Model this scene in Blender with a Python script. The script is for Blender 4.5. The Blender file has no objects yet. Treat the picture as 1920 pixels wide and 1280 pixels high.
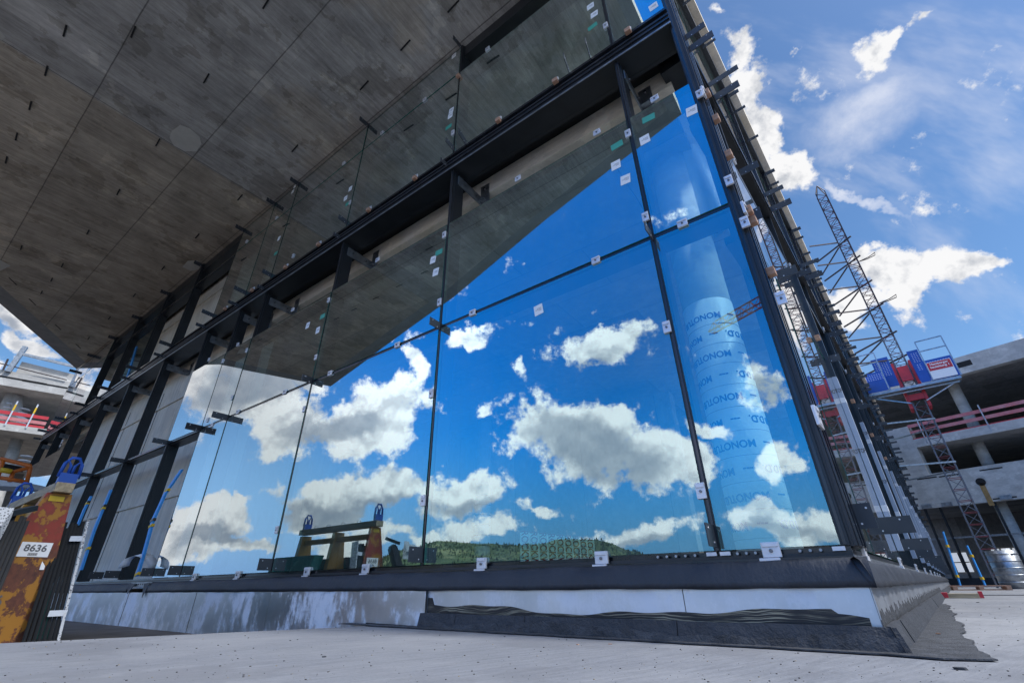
import bpy, bmesh, math, random
from mathutils import Vector, Matrix, Euler
random.seed(7)
R = math.radians
D = bpy.data
scene = bpy.context.scene
col = scene.collection

# ---------------------------------------------------------------- camera
PITCH, ROLL, FPX = 28.576, -0.687, 840.5
cam_d = D.cameras.new('camera'); cam = D.objects.new('camera', cam_d); col.objects.link(cam)
cam.location = (0, 0, 0.30)
c_, s_ = math.cos(R(PITCH)), math.sin(R(PITCH))
FW = Vector((0, c_, s_)); R0 = Vector((1, 0, 0)); U0 = Vector((0, -s_, c_))
cr, sr = math.cos(R(ROLL)), math.sin(R(ROLL))
RT = R0*cr + U0*sr; UP = -R0*sr + U0*cr
m3 = Matrix((RT, UP, -FW)).transposed()
cam.rotation_euler = m3.to_euler()
cam_d.sensor_width = 36.0; cam_d.lens = FPX/1920*36.0
cam_d.clip_end = 5000; cam_d.clip_start = 0.02
scene.camera = cam
CAM = Vector((0, 0, 0.30))

# site axes: C = building corner, A = long facade (goes left), B = side facade (goes back right)
C0 = Vector((1.7840, 2.6565, 0))
AZA, AZB = R(-54.058), R(40.87)
DA = Vector((math.sin(AZA), math.cos(AZA), 0)); NA = Vector((-DA.y, DA.x, 0))
DB = Vector((math.sin(AZB), math.cos(AZB), 0)); NB = Vector((DB.y, -DB.x, 0))
MA = Matrix.Translation(C0) @ Matrix.Rotation(math.atan2(DA.y, DA.x), 4, 'Z')      # local x = along A, y = outward
MB_ = Matrix.Translation(C0) @ Matrix.Rotation(math.atan2(NB.y, NB.x), 4, 'Z')     # local x = outward, y = along B
def ray(x, y):
    return (FW*FPX + RT*(x-960) - UP*(y-640)).normalized()
def mray(x, y):
    v = ray(x, y); return v - NA*(2*v.dot(NA))
def P(x, y, t):                       # site survey: bearing read from the photograph, t = metres away
    v = ray(x, y); return CAM + v*(t/math.hypot(v.x, v.y))
def onA(x, y, o=0.0):
    v = ray(x, y); p0 = C0 + NA*o; t = (p0-CAM).dot(NA)/v.dot(NA); q = CAM + v*t
    return (q-C0).dot(DA), q.z
def mirP(x, y, t):
    v = mray(x, y); o = CAM - NA*(2*(CAM-C0).dot(NA)); return o + v*(t/math.hypot(v.x, v.y))

# ---------------------------------------------------------------- sun, exposure
SUN_AZ, SUN_EL = 116, 54
sd = D.lights.new('sun', 'SUN'); so = D.objects.new('sun', sd); col.objects.link(so)
sd.energy = 3.2; sd.angle = R(7); sd.color = (0.99, 0.985, 1.0)
sv = Vector((math.sin(R(SUN_AZ))*math.cos(R(SUN_EL)), math.cos(R(SUN_AZ))*math.cos(R(SUN_EL)), math.sin(R(SUN_EL))))
so.rotation_euler = sv.to_track_quat('Z', 'Y').to_euler()
scene.view_settings.view_transform = 'Standard'; scene.view_settings.look = 'None'
scene.view_settings.exposure = 0.0; scene.view_settings.gamma = 1.0

# ---------------------------------------------------------------- node helper
class G:
    def __init__(s, nt): s.nt = nt; s.n = nt.nodes; s.l = nt.links
    def new(s, t, **k):
        n = s.n.new(t)
        for a, b in k.items(): setattr(n, a, b)
        return n
    def put(s, sock, v):
        if hasattr(v, 'is_output'): s.l.new(v, sock)
        elif v is not None: sock.default_value = v
    def math(s, op, a, b=None, c=None, clamp=False):
        n = s.new('ShaderNodeMath', operation=op, use_clamp=clamp)
        s.put(n.inputs[0], a)
        if b is not None: s.put(n.inputs[1], b)
        if c is not None: s.put(n.inputs[2], c)
        return n.outputs[0]
    def vm(s, op, a, b=None, scale=None):
        n = s.new('ShaderNodeVectorMath', operation=op); s.put(n.inputs[0], a)
        if b is not None: s.put(n.inputs[1], b)
        if scale is not None: s.put(n.inputs['Scale'], scale)
        return n.outputs['Value'] if op in ('DOT_PRODUCT', 'LENGTH') else n.outputs[0]
    def mr(s, v, a, b, c=0.0, d=1.0, smooth=False):
        n = s.new('ShaderNodeMapRange'); n.interpolation_type = 'SMOOTHSTEP' if smooth else 'LINEAR'
        s.put(n.inputs[0], v)
        for i, q in enumerate((a, b, c, d)): n.inputs[i+1].default_value = q
        return n.outputs[0]
    def mix(s, f, a, b, mode='MIX'):
        n = s.new('ShaderNodeMix', data_type='RGBA', blend_type=mode)
        s.put(n.inputs[0], f)
        for i, q in ((6, a), (7, b)):
            s.put(n.inputs[i], q if hasattr(q, 'is_output') else (*q, 1.0) if len(q) == 3 else q)
        return n.outputs[2]
    def noise(s, vec, scale, detail=4, rough=0.55, out=0):
        n = s.new('ShaderNodeTexNoise'); s.put(n.inputs['Vector'], vec)
        n.inputs['Scale'].default_value = scale; n.inputs['Detail'].default_value = detail; n.inputs['Roughness'].default_value = rough
        return n.outputs[out]
    def mapping(s, vec, loc=(0, 0, 0), rot=(0, 0, 0), sc=(1, 1, 1), kind='POINT'):
        n = s.new('ShaderNodeMapping', vector_type=kind); s.put(n.inputs[0], vec)
        n.inputs[1].default_value = loc; n.inputs[2].default_value = rot; n.inputs[3].default_value = sc
        return n.outputs[0]

# ---------------------------------------------------------------- world: Nishita sky with procedural clouds
world = D.worlds.new('World'); scene.world = world; world.use_nodes = True
g = G(world.node_tree); g.n.clear()
sky = g.new('ShaderNodeTexSky', sky_type='NISHITA'); sky.sun_disc = False
sky.sun_elevation = R(SUN_EL); sky.sun_rotation = R(SUN_AZ)
sky.air_density = 1.0; sky.dust_density = 0.6; sky.ozone_density = 2.0
tc = g.new('ShaderNodeTexCoord'); dirv = tc.outputs['Generated']
skyc = g.vm('SCALE', sky.outputs[0], scale=0.12)
hs = g.new('ShaderNodeHueSaturation'); hs.inputs['Saturation'].default_value = 1.22; hs.inputs['Value'].default_value = 1.32
g.l.new(skyc, hs.inputs['Color'])
def dirof(az, el): return Vector((math.sin(R(az))*math.cos(R(el)), math.cos(R(az))*math.cos(R(el)), math.sin(R(el))))
# the sky is deepest blue opposite the sun
dd = g.vm('DOT_PRODUCT', dirv, tuple(dirof(-128, 38)))
deep = g.mr(dd, 0.62, 0.93, 0, 1, True)
sep0 = g.new('ShaderNodeSeparateXYZ'); g.l.new(dirv, sep0.inputs[0])
lowf = g.mr(sep0.outputs[2], 0.0, 0.30, 0.9, 0.0, True)
skyb = g.mix(deep, hs.outputs[0], g.mix(1.0, hs.outputs[0], (0.05, 1.36, 2.3), 'MULTIPLY'))
skyb = g.mix(lowf, skyb, (0.24, 0.50, 0.98))
warp = g.noise(dirv, 5.0, 6, 0.62, 1)
wv = g.vm('SCALE', g.vm('SUBTRACT', warp, (0.5, 0.5, 0.5)), scale=0.17)
wd = g.vm('ADD', dirv, wv)
def blob(x, y, rx, ry, rot=0, mirror=True):
    f = mray if mirror else ray
    ca, sa = math.cos(R(rot)), math.sin(R(rot))
    d0 = f(x, y)
    a = (f(x+rx*ca, y-rx*sa)-d0); b = (f(x-ry*sa, y-ry*ca)-d0)
    la, lb = a.length, b.length
    a.normalize(); b = (b-a*a.dot(b)).normalized(); c = a.cross(b)
    e = Matrix((a, b, c)).transposed().to_euler()
    mp = g.mapping(wd, tuple(d0), tuple(e), (la*1.12, lb*1.10, 0.6), 'TEXTURE')
    gr = g.new('ShaderNodeTexGradient', gradient_type='SPHERICAL'); g.l.new(mp, gr.inputs[0])
    return gr.outputs['Fac']
def field(lst):
    o = None
    for it in lst:
        st = it[6] if len(it) > 6 else 1.0
        v = blob(*it[:6])
        if st != 1.0: v = g.math('MULTIPLY', v, st)
        o = v if o is None else g.math('MAXIMUM', o, v)
    return o
CL = [ # x, y, rx, ry, tilt, seen in the glass?
 (1110, 840, 230, 105, -14, True), (1230, 850, 140, 75, -5, True), (1000, 810, 90, 70, 20, True), (1120, 655, 135, 55, 12, True),
 (1000, 685, 34, 45, 0, True, .8), (1440, 725, 75, 95, 15, True), (1490, 875, 62, 50, 20, True, .9),
 (850, 560, 60, 45, 20, True, .8), (880, 632, 80, 26, 6, True, .85), (770, 680, 30, 28, 0, True, .7),
 (690, 785, 150, 75, 12, True), (560, 800, 150, 70, 0, True), (440, 760, 130, 110, 20, True),
 (380, 700, 150, 70, 0, True), (560, 690, 110, 45, -15, True, .9), (700, 640, 80, 30, 30, True, .8),
 (690, 930, 220, 52, 2, True), (890, 920, 110, 55, 0, True), (600, 955, 140, 45, 0, True), (1190, 995, 150, 42, 4, True),
 (1020, 952, 75, 26, 3, True, .85), (930, 990, 120, 34, 0, True, .85), (1420, 975, 190, 48, 0, True),
 (400, 975, 130, 46, 0, True), (480, 1010, 130, 30, 0, True), (450, 942, 30, 16, 0, True, .7), (330, 1010, 90, 60, 0, True),
 (150, 720, 90, 60, 20, True), (700, 1010, 200, 34, 0, True, .9), (905, 775, 40, 22, 30, True, .6), (1330, 800, 90, 30, -20, True, .8),
 (1385, 95, 85, 75, -35, False), (1410, 170, 50, 60, -35, False), (1440, 250, 62, 60, -30, False), (1475, 300, 62, 70, -30, False), (1470, 330, 40, 40, 0, False, .9), (1340, 30, 60, 30, 0, False, .7),
 (1625, 110, 60, 62, 20, False, .72), (1665, 75, 55, 20, 40, False, .62), (1728, 32, 30, 24, 20, False, .62), (1485, 90, 22, 16, 0, False, .6),
 (1700, 500, 175, 65, 9, False), (1810, 490, 90, 40, 14, False), (1590, 580, 120, 65, 20, False), (1650, 480, 70, 36, 25, False), (1705, 555, 70, 26, 25, False, .8), (1520, 560, 70, 60, 0, False, .8),
 (20, 580, 95, 46, -28, False), (70, 640, 70, 26, -25, False, .85), (10, 690, 40, 30, 0, False, .8), (-150, 500, 300, 120, 0, False)]
DK = [(1120, 850, 180, 62, -16, True), (1460, 745, 60, 50, 0, True, .8), (480, 720, 130, 55, 20, True, .9), (640, 800, 120, 32, 10, True, .8), (660, 958, 190, 26, 0, True, .8),
      (1110, 690, 80, 18, 15, True, .6), (880, 950, 90, 22, 0, True, .7), (1190, 1012, 120, 18, 4, True, .7), (400, 1000, 100, 18, 0, True, .8), (30, 600, 60, 20, -20, False, .6), (1440, 995, 150, 20, 0, True, .7)]
F = field(CL)
nb = g.noise(dirv, 9.0, 9, 0.64)
nbs = g.noise(dirv, 9.0, 4, 0.5)
nb2 = g.noise(g.vm('ADD', dirv, (0.006, 0.004, 0.022)), 9.0, 4, 0.5)
nl1 = g.noise(dirv, 16.0, 6, 0.6)
nl2 = g.noise(g.vm('ADD', dirv, (0.004, 0.002, 0.014)), 16.0, 6, 0.6)
# wisps and added overhead glow
wsp = g.noise(g.mapping(dirv, (0, 0, 0), (0.3, 0.5, 0.4), (1.2, 5.0, 2.0)), 2.2, 5, 0.6)
wmask = g.mr(g.vm('DOT_PRODUCT', dirv, tuple(dirof(58, 42))), 0.86, 0.99, 0, 0.42, True)
wis = g.math('MULTIPLY', g.mr(wsp, 0.42, 0.75, 0, 1, True), wmask)
cont = g.math('MULTIPLY', g.mr(g.math('MAXIMUM', blob(1625, 358, 120, 13, -28, False), g.math('MULTIPLY', blob(1610, 230, 170, 75, 12, False), .8)), 0.0, 0.8, 0, 0.75, True), g.mr(nb, .3, .6, .35, 1))
val = g.math('ADD', F, g.math('MULTIPLY', g.math('SUBTRACT', nb, 0.5), 2.5))
cm = g.mr(val, 0.28, 0.56, 0, 1, True)
thick = g.mr(val, .45, 1.1, 0, 1)
# bright sky patch added overhead, out of view, to raise the ambient light
sz = g.new('ShaderNodeSeparateXYZ'); g.l.new(dirv, sz.inputs[0])
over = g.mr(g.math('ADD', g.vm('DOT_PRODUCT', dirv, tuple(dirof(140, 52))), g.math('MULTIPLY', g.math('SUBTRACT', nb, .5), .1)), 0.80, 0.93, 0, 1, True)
rel = g.mr(g.math('ADD', g.math('SUBTRACT', nbs, nb2), g.math('MULTIPLY', g.math('SUBTRACT', nl1, nl2), .8)), -0.13, 0.13, 0, 1)
dk = g.mr(field(DK), 0.02, 0.5, 0, 1, True)
lit = g.math('MULTIPLY', g.math('SUBTRACT', g.math('ADD', g.math('MULTIPLY', rel, 0.85), 0.57), g.math('MULTIPLY', thick, .18)), g.math('SUBTRACT', 1.0, g.math('MULTIPLY', dk, 0.78)), clamp=True)
cloudc = g.mix(lit, (0.24, 0.29, 0.38), (.95, .95, .96))
cdeep = g.mix(g.math('MULTIPLY', deep, 1.0), cloudc, g.mix(1.0, cloudc, (2.9, 2.65, 2.7), 'MULTIPLY'))
c1 = g.mix(g.math('MAXIMUM', wis, cont), skyb, (0.85, 0.88, 0.98))
c2 = g.mix(cm, c1, cdeep)
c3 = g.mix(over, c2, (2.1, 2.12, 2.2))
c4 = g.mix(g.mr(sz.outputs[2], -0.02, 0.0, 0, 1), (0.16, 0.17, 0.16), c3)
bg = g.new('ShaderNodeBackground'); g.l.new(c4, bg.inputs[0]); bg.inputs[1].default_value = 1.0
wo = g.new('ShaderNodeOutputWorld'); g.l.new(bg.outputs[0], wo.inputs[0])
world.cycles.sampling_method = 'MANUAL'; world.cycles.sample_map_resolution = 1024

# ---------------------------------------------------------------- materials
def new_mat(name):
    m = D.materials.new(name); m.use_nodes = True; gg = G(m.node_tree)
    return m, gg, gg.n['Principled BSDF']
def simple(name, c, rough=0.5, metal=0.0, var=0.15, scale=6.0, bump=0.0, stretch=(1, 1, 1), c2=None, lo=.35, hi=.7, spec=None, coat=0):
    m, q, b = new_mat(name)
    t = q.new('ShaderNodeTexCoord').outputs['Object']
    v = q.mapping(t, sc=stretch)
    n = q.noise(v, scale, 5, 0.6)
    cc2 = c2 if c2 else tuple(x*(1-var) for x in c)
    cc = q.mix(q.mr(n, lo, hi), cc2, c)
    q.l.new(cc, b.inputs['Base Color'])
    q.put(b.inputs['Roughness'], q.mr(n, .3, .7, max(0, rough-.07), min(1, rough+.07)))
    b.inputs['Metallic'].default_value = metal
    if spec is not None: b.inputs['Specular IOR Level'].default_value = spec
    if coat: b.inputs['Coat Weight'].default_value = coat
    if bump:
        bn = q.new('ShaderNodeBump'); bn.inputs['Strength'].default_value = bump; bn.inputs['Distance'].default_value = 0.02
        q.l.new(q.noise(v, scale*5, 4, .6), bn.inputs['Height']); q.l.new(bn.outputs[0], b.inputs['Normal'])
    return m
def concrete(name, dark, light, board=(1, 8, 1), warm=None, panels=None, rough=.85, bump=.35, stain=.5):
    """board-marked concrete; panels = (length, width) of the formwork sheets in the object's own x/y (or None)"""
    m, q, b = new_mat(name)
    t = q.new('ShaderNodeTexCoord').outputs['Object']
    grain = q.noise(q.mapping(t, sc=board), 2.6, 7, .68)
    fine = q.noise(q.mapping(t, sc=tuple(x*2.2 for x in board)), 9, 6, .7)
    big = q.noise(t, .55, 5, .6)
    cc = q.mix(q.mr(grain, .3, .7), dark, light)
    cc = q.mix(q.mr(fine, .3, .75, 0, .5), cc, q.mix(1, cc, (1.5, 1.48, 1.45), 'MULTIPLY'))
    if warm: cc = q.mix(q.mr(big, .42, .6, 0, .8, True), cc, q.mix(1, cc, warm, 'MULTIPLY'))
    st = q.mr(q.noise(q.mapping(t, (3, 1, 2)), 1.1, 6, .6), .50, .54, 0, stain, True)
    cc = q.mix(st, cc, q.mix(1, cc, (.66, .66, .67), 'MULTIPLY'))
    st2 = q.mr(q.noise(q.mapping(t, (7, 4, 2)), .9, 6, .55), .60, .62, 0, stain, True)
    cc = q.mix(st2, cc, q.mix(1, cc, (1.5, 1.5, 1.5), 'MULTIPLY'))
    h = q.math('ADD', q.math('MULTIPLY', fine, .5), q.math('MULTIPLY', grain, .5))
    if panels:
        bt = q.new('ShaderNodeTexBrick'); bt.offset = 0.5; bt.offset_frequency = 2
        q.l.new(q.mapping(t, panels[2] if len(panels) > 2 else (0, 0, 0), panels[3] if len(panels) > 3 else (0, 0, 0)), bt.inputs['Vector'])
        bt.inputs['Scale'].default_value = 1.0; bt.inputs['Brick Width'].default_value = panels[0]; bt.inputs['Row Height'].default_value = panels[1]
        bt.inputs['Mortar Size'].default_value = .012; bt.inputs['Mortar Smooth'].default_value = .6; bt.inputs['Bias'].default_value = 0
        bt.inputs['Color1'].default_value = (.72, .72, .72, 1); bt.inputs['Color2'].default_value = (1.3, 1.3, 1.3, 1); bt.inputs['Mortar'].default_value = (.45, .45, .45, 1)
        cc = q.mix(1, cc, bt.outputs['Color'], 'MULTIPLY')
        h = q.math('SUBTRACT', h, q.math('MULTIPLY', bt.outputs['Fac'], .8))
    q.l.new(cc, b.inputs['Base Color']); b.inputs['Roughness'].default_value = rough
    bn = q.new('ShaderNodeBump'); bn.inputs['Strength'].default_value = bump; bn.inputs['Distance'].default_value = .02
    q.l.new(h, bn.inputs['Height']); q.l.new(bn.outputs[0], b.inputs['Normal'])
    return m
M = {}
def soffit_mat():
    m, q, b = new_mat('soffit_concrete'); t = q.new('ShaderNodeTexCoord').outputs['Object']
    sp = q.new('ShaderNodeSeparateXYZ'); q.l.new(t, sp.inputs[0])
    grain = q.noise(q.mapping(t, sc=(7, .5, 1)), 2.2, 9, .72); fine = q.noise(q.mapping(t, sc=(22, 1.6, 1)), 3.5, 8, .75)
    mid = q.noise(t, 1.6, 8, .65); big = q.noise(q.mapping(t, (2, 5, 0)), .38, 6, .6)
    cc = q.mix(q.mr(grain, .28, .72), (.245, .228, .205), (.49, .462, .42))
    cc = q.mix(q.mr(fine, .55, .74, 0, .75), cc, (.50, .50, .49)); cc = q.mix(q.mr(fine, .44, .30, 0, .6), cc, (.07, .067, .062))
    cc = q.mix(q.mr(mid, .3, .7), q.mix(1, cc, (.74, .74, .74), 'MULTIPLY'), q.mix(1, cc, (1.25, 1.25, 1.25), 'MULTIPLY'))
    # older, browner pours beyond the seam, and where water ran
    brown = q.math('MAXIMUM', q.mr(sp.outputs[0], 9.78, 9.84, 0, .85), q.mr(big, .56, .62, 0, .5, True))
    cc = q.mix(brown, cc, q.mix(1, cc, (1.08, .96, .80), 'MULTIPLY'))
    for (lo_, s_, mul) in ((.58, .9, (.70, .68, .65)), (.60, 1.4, (1.28, 1.27, 1.22)), (.60, 2.3, (.72, .7, .66))):
        st = q.mr(q.noise(q.mapping(t, (s_*9, s_*4, 0), sc=(1, .8, 1)), s_, 7, .6), lo_, lo_+.012, 0, .75, True)
        cc = q.mix(st, cc, q.mix(1, cc, mul, 'MULTIPLY'))
    h = q.math('ADD', q.math('MULTIPLY', fine, .6), q.math('MULTIPLY', grain, .4))
    # formwork sheet joints
    bt = q.new('ShaderNodeTexBrick'); bt.offset = 0; q.l.new(q.mapping(q.vm('ADD', t, q.vm('SCALE', q.vm('SUBTRACT', q.noise(t, 3, 3, .5, 1), (.5, .5, .5)), scale=.014)), (0.02, -.03, 0)), bt.inputs[0])
    for k_, v_ in (('Scale', 1.0), ('Brick Width', 9.8), ('Row Height', 1.8), ('Mortar Size', .013), ('Mortar Smooth', .7), ('Bias', 0)): bt.inputs[k_].default_value = v_
    bt.inputs['Color1'].default_value = (.86, .86, .86, 1); bt.inputs['Color2'].default_value = (1.14, 1.14, 1.14, 1); bt.inputs['Mortar'].default_value = (.42, .42, .42, 1)
    cc = q.mix(1, cc, bt.outputs['Color'], 'MULTIPLY')
    b2 = q.new('ShaderNodeTexBrick'); b2.offset = .37; b2.offset_frequency = 1; q.l.new(q.mapping(t, (.3, .1, 0), (0, 0, R(90))), b2.inputs[0])
    for k_, v_ in (('Scale', 1.0), ('Brick Width', 3.6), ('Row Height', .61), ('Mortar Size', .004), ('Mortar Smooth', .5), ('Bias', 0)): b2.inputs[k_].default_value = v_
    b2.inputs['Color1'].default_value = (.9, .9, .9, 1); b2.inputs['Color2'].default_value = (1.1, 1.1, 1.1, 1); b2.inputs['Mortar'].default_value = (.8, .8, .8, 1)
    cc = q.mix(1, cc, b2.outputs['Color'], 'MULTIPLY')
    q.l.new(cc, b.inputs['Base Color']); b.inputs['Roughness'].default_value = .85
    bn = q.new('ShaderNodeBump'); bn.inputs['Strength'].default_value = .6; bn.inputs['Distance'].default_value = .02
    q.l.new(q.math('SUBTRACT', h, q.math('MULTIPLY', bt.outputs['Fac'], .8)), bn.inputs['Height']); q.l.new(bn.outputs[0], b.inputs['Normal'])
    return m
M['soffit'] = soffit_mat()
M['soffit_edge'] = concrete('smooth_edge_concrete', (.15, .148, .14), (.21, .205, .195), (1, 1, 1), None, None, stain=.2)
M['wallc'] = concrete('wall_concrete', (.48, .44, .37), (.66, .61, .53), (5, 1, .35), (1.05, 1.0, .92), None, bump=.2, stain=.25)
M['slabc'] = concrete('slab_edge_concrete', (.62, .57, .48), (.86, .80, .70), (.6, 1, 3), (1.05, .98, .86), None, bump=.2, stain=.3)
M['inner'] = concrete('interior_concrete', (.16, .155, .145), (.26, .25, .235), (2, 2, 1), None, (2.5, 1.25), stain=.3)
M['farc'] = concrete('far_concrete', (.34, .33, .31), (.50, .49, .46), (.5, .5, 1.2), None, None, bump=.15, stain=.35)
M['black'] = simple('black_steel', (.022, .026, .031), .38, .0, .4, 3, spec=.5)
M['gloss'] = simple('black_gloss_profile', (.02, .024, .032), .2, .0, .4, 5, stretch=(1, 1, .2), spec=.6)
M['rubber'] = simple('rubber_gasket', (.018, .018, .02), .5, 0, .3, 8)
M['plate'] = simple('dark_coated_plate', (.045, .052, .062), .48, .0, .25, 7)
M['white'] = simple('white_clamp', (.72, .72, .75), .35, .3, .15, 20)
M['paper'] = simple('white_paper', (.82, .83, .84), .6, 0, .05, 12)
M['green'] = simple('green_sticker', (.06, .36, .26), .5, 0, .1, 12)
M['print'] = simple('grey_print', (.12, .12, .13), .6)
M['wood'] = simple('pale_wood', (.50, .29, .19), .7, 0, .35, 6, .2, (1, 1, 6))
M['plank'] = simple('timber_plank', (.50, .40, .26), .8, 0, .5, 3, .4, (1, 8, 8))
M['galv'] = simple('galvanised_steel', (.42, .45, .48), .38, .8, .4, 9)
M['bolt'] = simple('bolt_steel', (.2, .2, .21), .35, .9)
M['blue'] = simple('blue_foam', (.05, .36, .86), .5, 0, .15, 5)
M['yellow'] = simple('yellow_tape', (.80, .50, .02), .5)
M['red'] = simple('red_paint', (.60, .035, .05), .5, 0, .3, 2)
M['pink'] = simple('faded_red_paint', (.56, .25, .25), .6, 0, .3, 2, c2=(.50, .12, .13))
M['orange'] = simple('orange_paint', (.72, .17, .02), .45, 0, .2)
M['cage_blue'] = simple('blue_cage_paint', (.012, .085, .42), .45, 0, .2, 2)
M['film'] = simple('blue_grey_film', (.34, .40, .50), .42, .15, .18, 3, .25, (1, 1, .3))
M['tapew'] = simple('white_tape', (.66, .70, .76), .4)
M['dark'] = simple('dark_opening', (.012, .012, .012), .8)
M['mastg'] = simple('dull_grey_mast_steel', (.20, .20, .22), .45, .5, .4, 6)
M['mast'] = simple('painted_mast_steel', (.07, .05, .05), .5, .4, .4, 6)
M['mastr'] = simple('red_mast_steel', (.26, .05, .055), .5, .2, .4, 6)
M['mortar'] = simple('mortar_patch', (.50, .475, .42), .9, 0, .15, 6)
M['wrap'] = simple('white_wrapping', (.90, .93, .94), .35, 0, .14, 4, .3)
M['letter'] = simple('blue_lettering', (.02, .12, .36), .6)
M['rock'] = simple('pale_insulation_board', (.60, .78, .70), .8)
M['redink'] = simple('red_lettering', (.22, .01, .01), .6)
M['whiteplastic'] = simple('translucent_plastic', (.62, .66, .72), .3)

def rusty():
    m, q, b = new_mat('rusty_yellow_steel')
    t = q.new('ShaderNodeTexCoord').outputs['Object']
    n = q.noise(t, 5.5, 8, .62); n2 = q.noise(q.mapping(t, (3, 2, 1), sc=(1, 1, .6)), 16, 6, .7)
    k = q.mr(q.math('ADD', q.math('MULTIPLY', n, .75), q.math('MULTIPLY', n2, .25)), .462, .50, 0, 1, True)
    rust = q.mix(q.mr(n2, .3, .7), (.05, .016, .011), (.17, .055, .026))
    sz = q.new('ShaderNodeSeparateXYZ'); q.l.new(t, sz.inputs[0])
    red = q.mix(q.math('MULTIPLY', q.mr(n, .4, .55), q.mr(sz.outputs[2], .85, .98, 0, .8)), rust, (.30, .035, .02))
    q.l.new(q.mix(k, (.34, .15, .014), red), b.inputs['Base Color']); b.inputs['Roughness'].default_value = .6
    return m
M['rust'] = rusty()
M['yel'] = simple('yellow_steel', (.38, .19, .015), .5, 0, .3, 4)
def speck():
    m, q, b = new_mat('speckled_foam')
    t = q.new('ShaderNodeTexCoord').outputs['Object']
    vo = q.new('ShaderNodeTexVoronoi'); q.l.new(t, vo.inputs[0]); vo.inputs['Scale'].default_value = 55
    q.l.new(q.mix(q.mr(vo.outputs['Distance'], .26, .40), (.03, .03, .04), (.46, .48, .50)), b.inputs['Base Color'])
    return m
M['speck'] = speck()
def sheet(name, ox):
    """mill-finish aluminium: ox = amount of white oxide bloom"""
    m, q, b = new_mat(name)
    t = q.new('ShaderNodeTexCoord').outputs['Object']
    run = q.noise(q.mapping(t, sc=(3, 3, 1.1)), 2.6, 9, .72); big = q.noise(q.mapping(t, sc=(1.1, 1.1, 1.5)), 1.7, 5, .6)
    fine = q.noise(t, 42, 5, .7)
    k = q.math('MULTIPLY', q.mr(q.math('ADD', q.math('MULTIPLY', run, .55), q.math('ADD', q.math('MULTIPLY', big, .4), q.math('MULTIPLY', fine, .2))), .55, .66, 0, 1, True), ox)
    base = q.mix(q.mr(big, .3, .7), (.50, .55, .62), (.68, .71, .75))
    q.l.new(q.mix(k, base, (.80, .82, .86)), b.inputs['Base Color'])
    q.put(b.inputs['Metallic'], q.math('SUBTRACT', .92, q.math('MULTIPLY', k, .8)))
    q.put(b.inputs['Roughness'], q.math('ADD', .26, q.math('ADD', q.math('MULTIPLY', k, .4), q.math('MULTIPLY', big, .16))))
    bn = q.new('ShaderNodeBump'); bn.inputs['Strength'].default_value = .12; bn.inputs['Distance'].default_value = .01
    q.l.new(q.noise(t, 2.2, 3, .5), bn.inputs['Height']); q.l.new(bn.outputs[0], b.inputs['Normal'])
    return m
M['alu'] = sheet('weathered_aluminium', 1.0)
M['alu2'] = sheet('clean_aluminium', .40)
M['alu2'].node_tree.nodes['Principled BSDF'].inputs['Metallic'].links and None
M['membrane'] = simple('rubber_membrane', (.034, .040, .052), .58, 0, .35, 5, .35, (1, 1, .5), spec=.5)
M['bitumen'] = simple('bitumen_felt', (.055, .06, .07), .75, 0, .45, 5, .9)
M['bitumen2'] = simple('bitumen_felt_dusty', (.085, .09, .10), .85, 0, .6, 11, .8)
def smear():
    m, q, b = new_mat('bitumen_smear')
    t = q.new('ShaderNodeTexCoord').outputs['Object']
    bend_ = q.vm('SCALE', q.vm('SUBTRACT', q.noise(t, 1.7, 3, .5, 1), (.5, .5, .5)), scale=.16)
    w = q.noise(q.mapping(q.vm('ADD', t, bend_), sc=(.8, .8, 70)), 2.0, 5, .6)
    k = q.math('MULTIPLY', q.mr(w, .50, .57, 0, 1, True), q.mr(q.noise(t, 2.1, 4), .36, .55, 0, 1))
    q.l.new(q.mix(k, (.014, .014, .016), (.36, .32, .22)), b.inputs['Base Color']); b.inputs['Roughness'].default_value = .45
    return m
M['profile'] = simple('dark_profile', (.012, .014, .017), .6, 0, .3, 6, spec=.2)
M['alu3'] = simple('dirty_side_sheet', (.30, .32, .35), .45, .35, .45, 3, .3, (1, 1, .5))
M['smear'] = smear()
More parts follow.
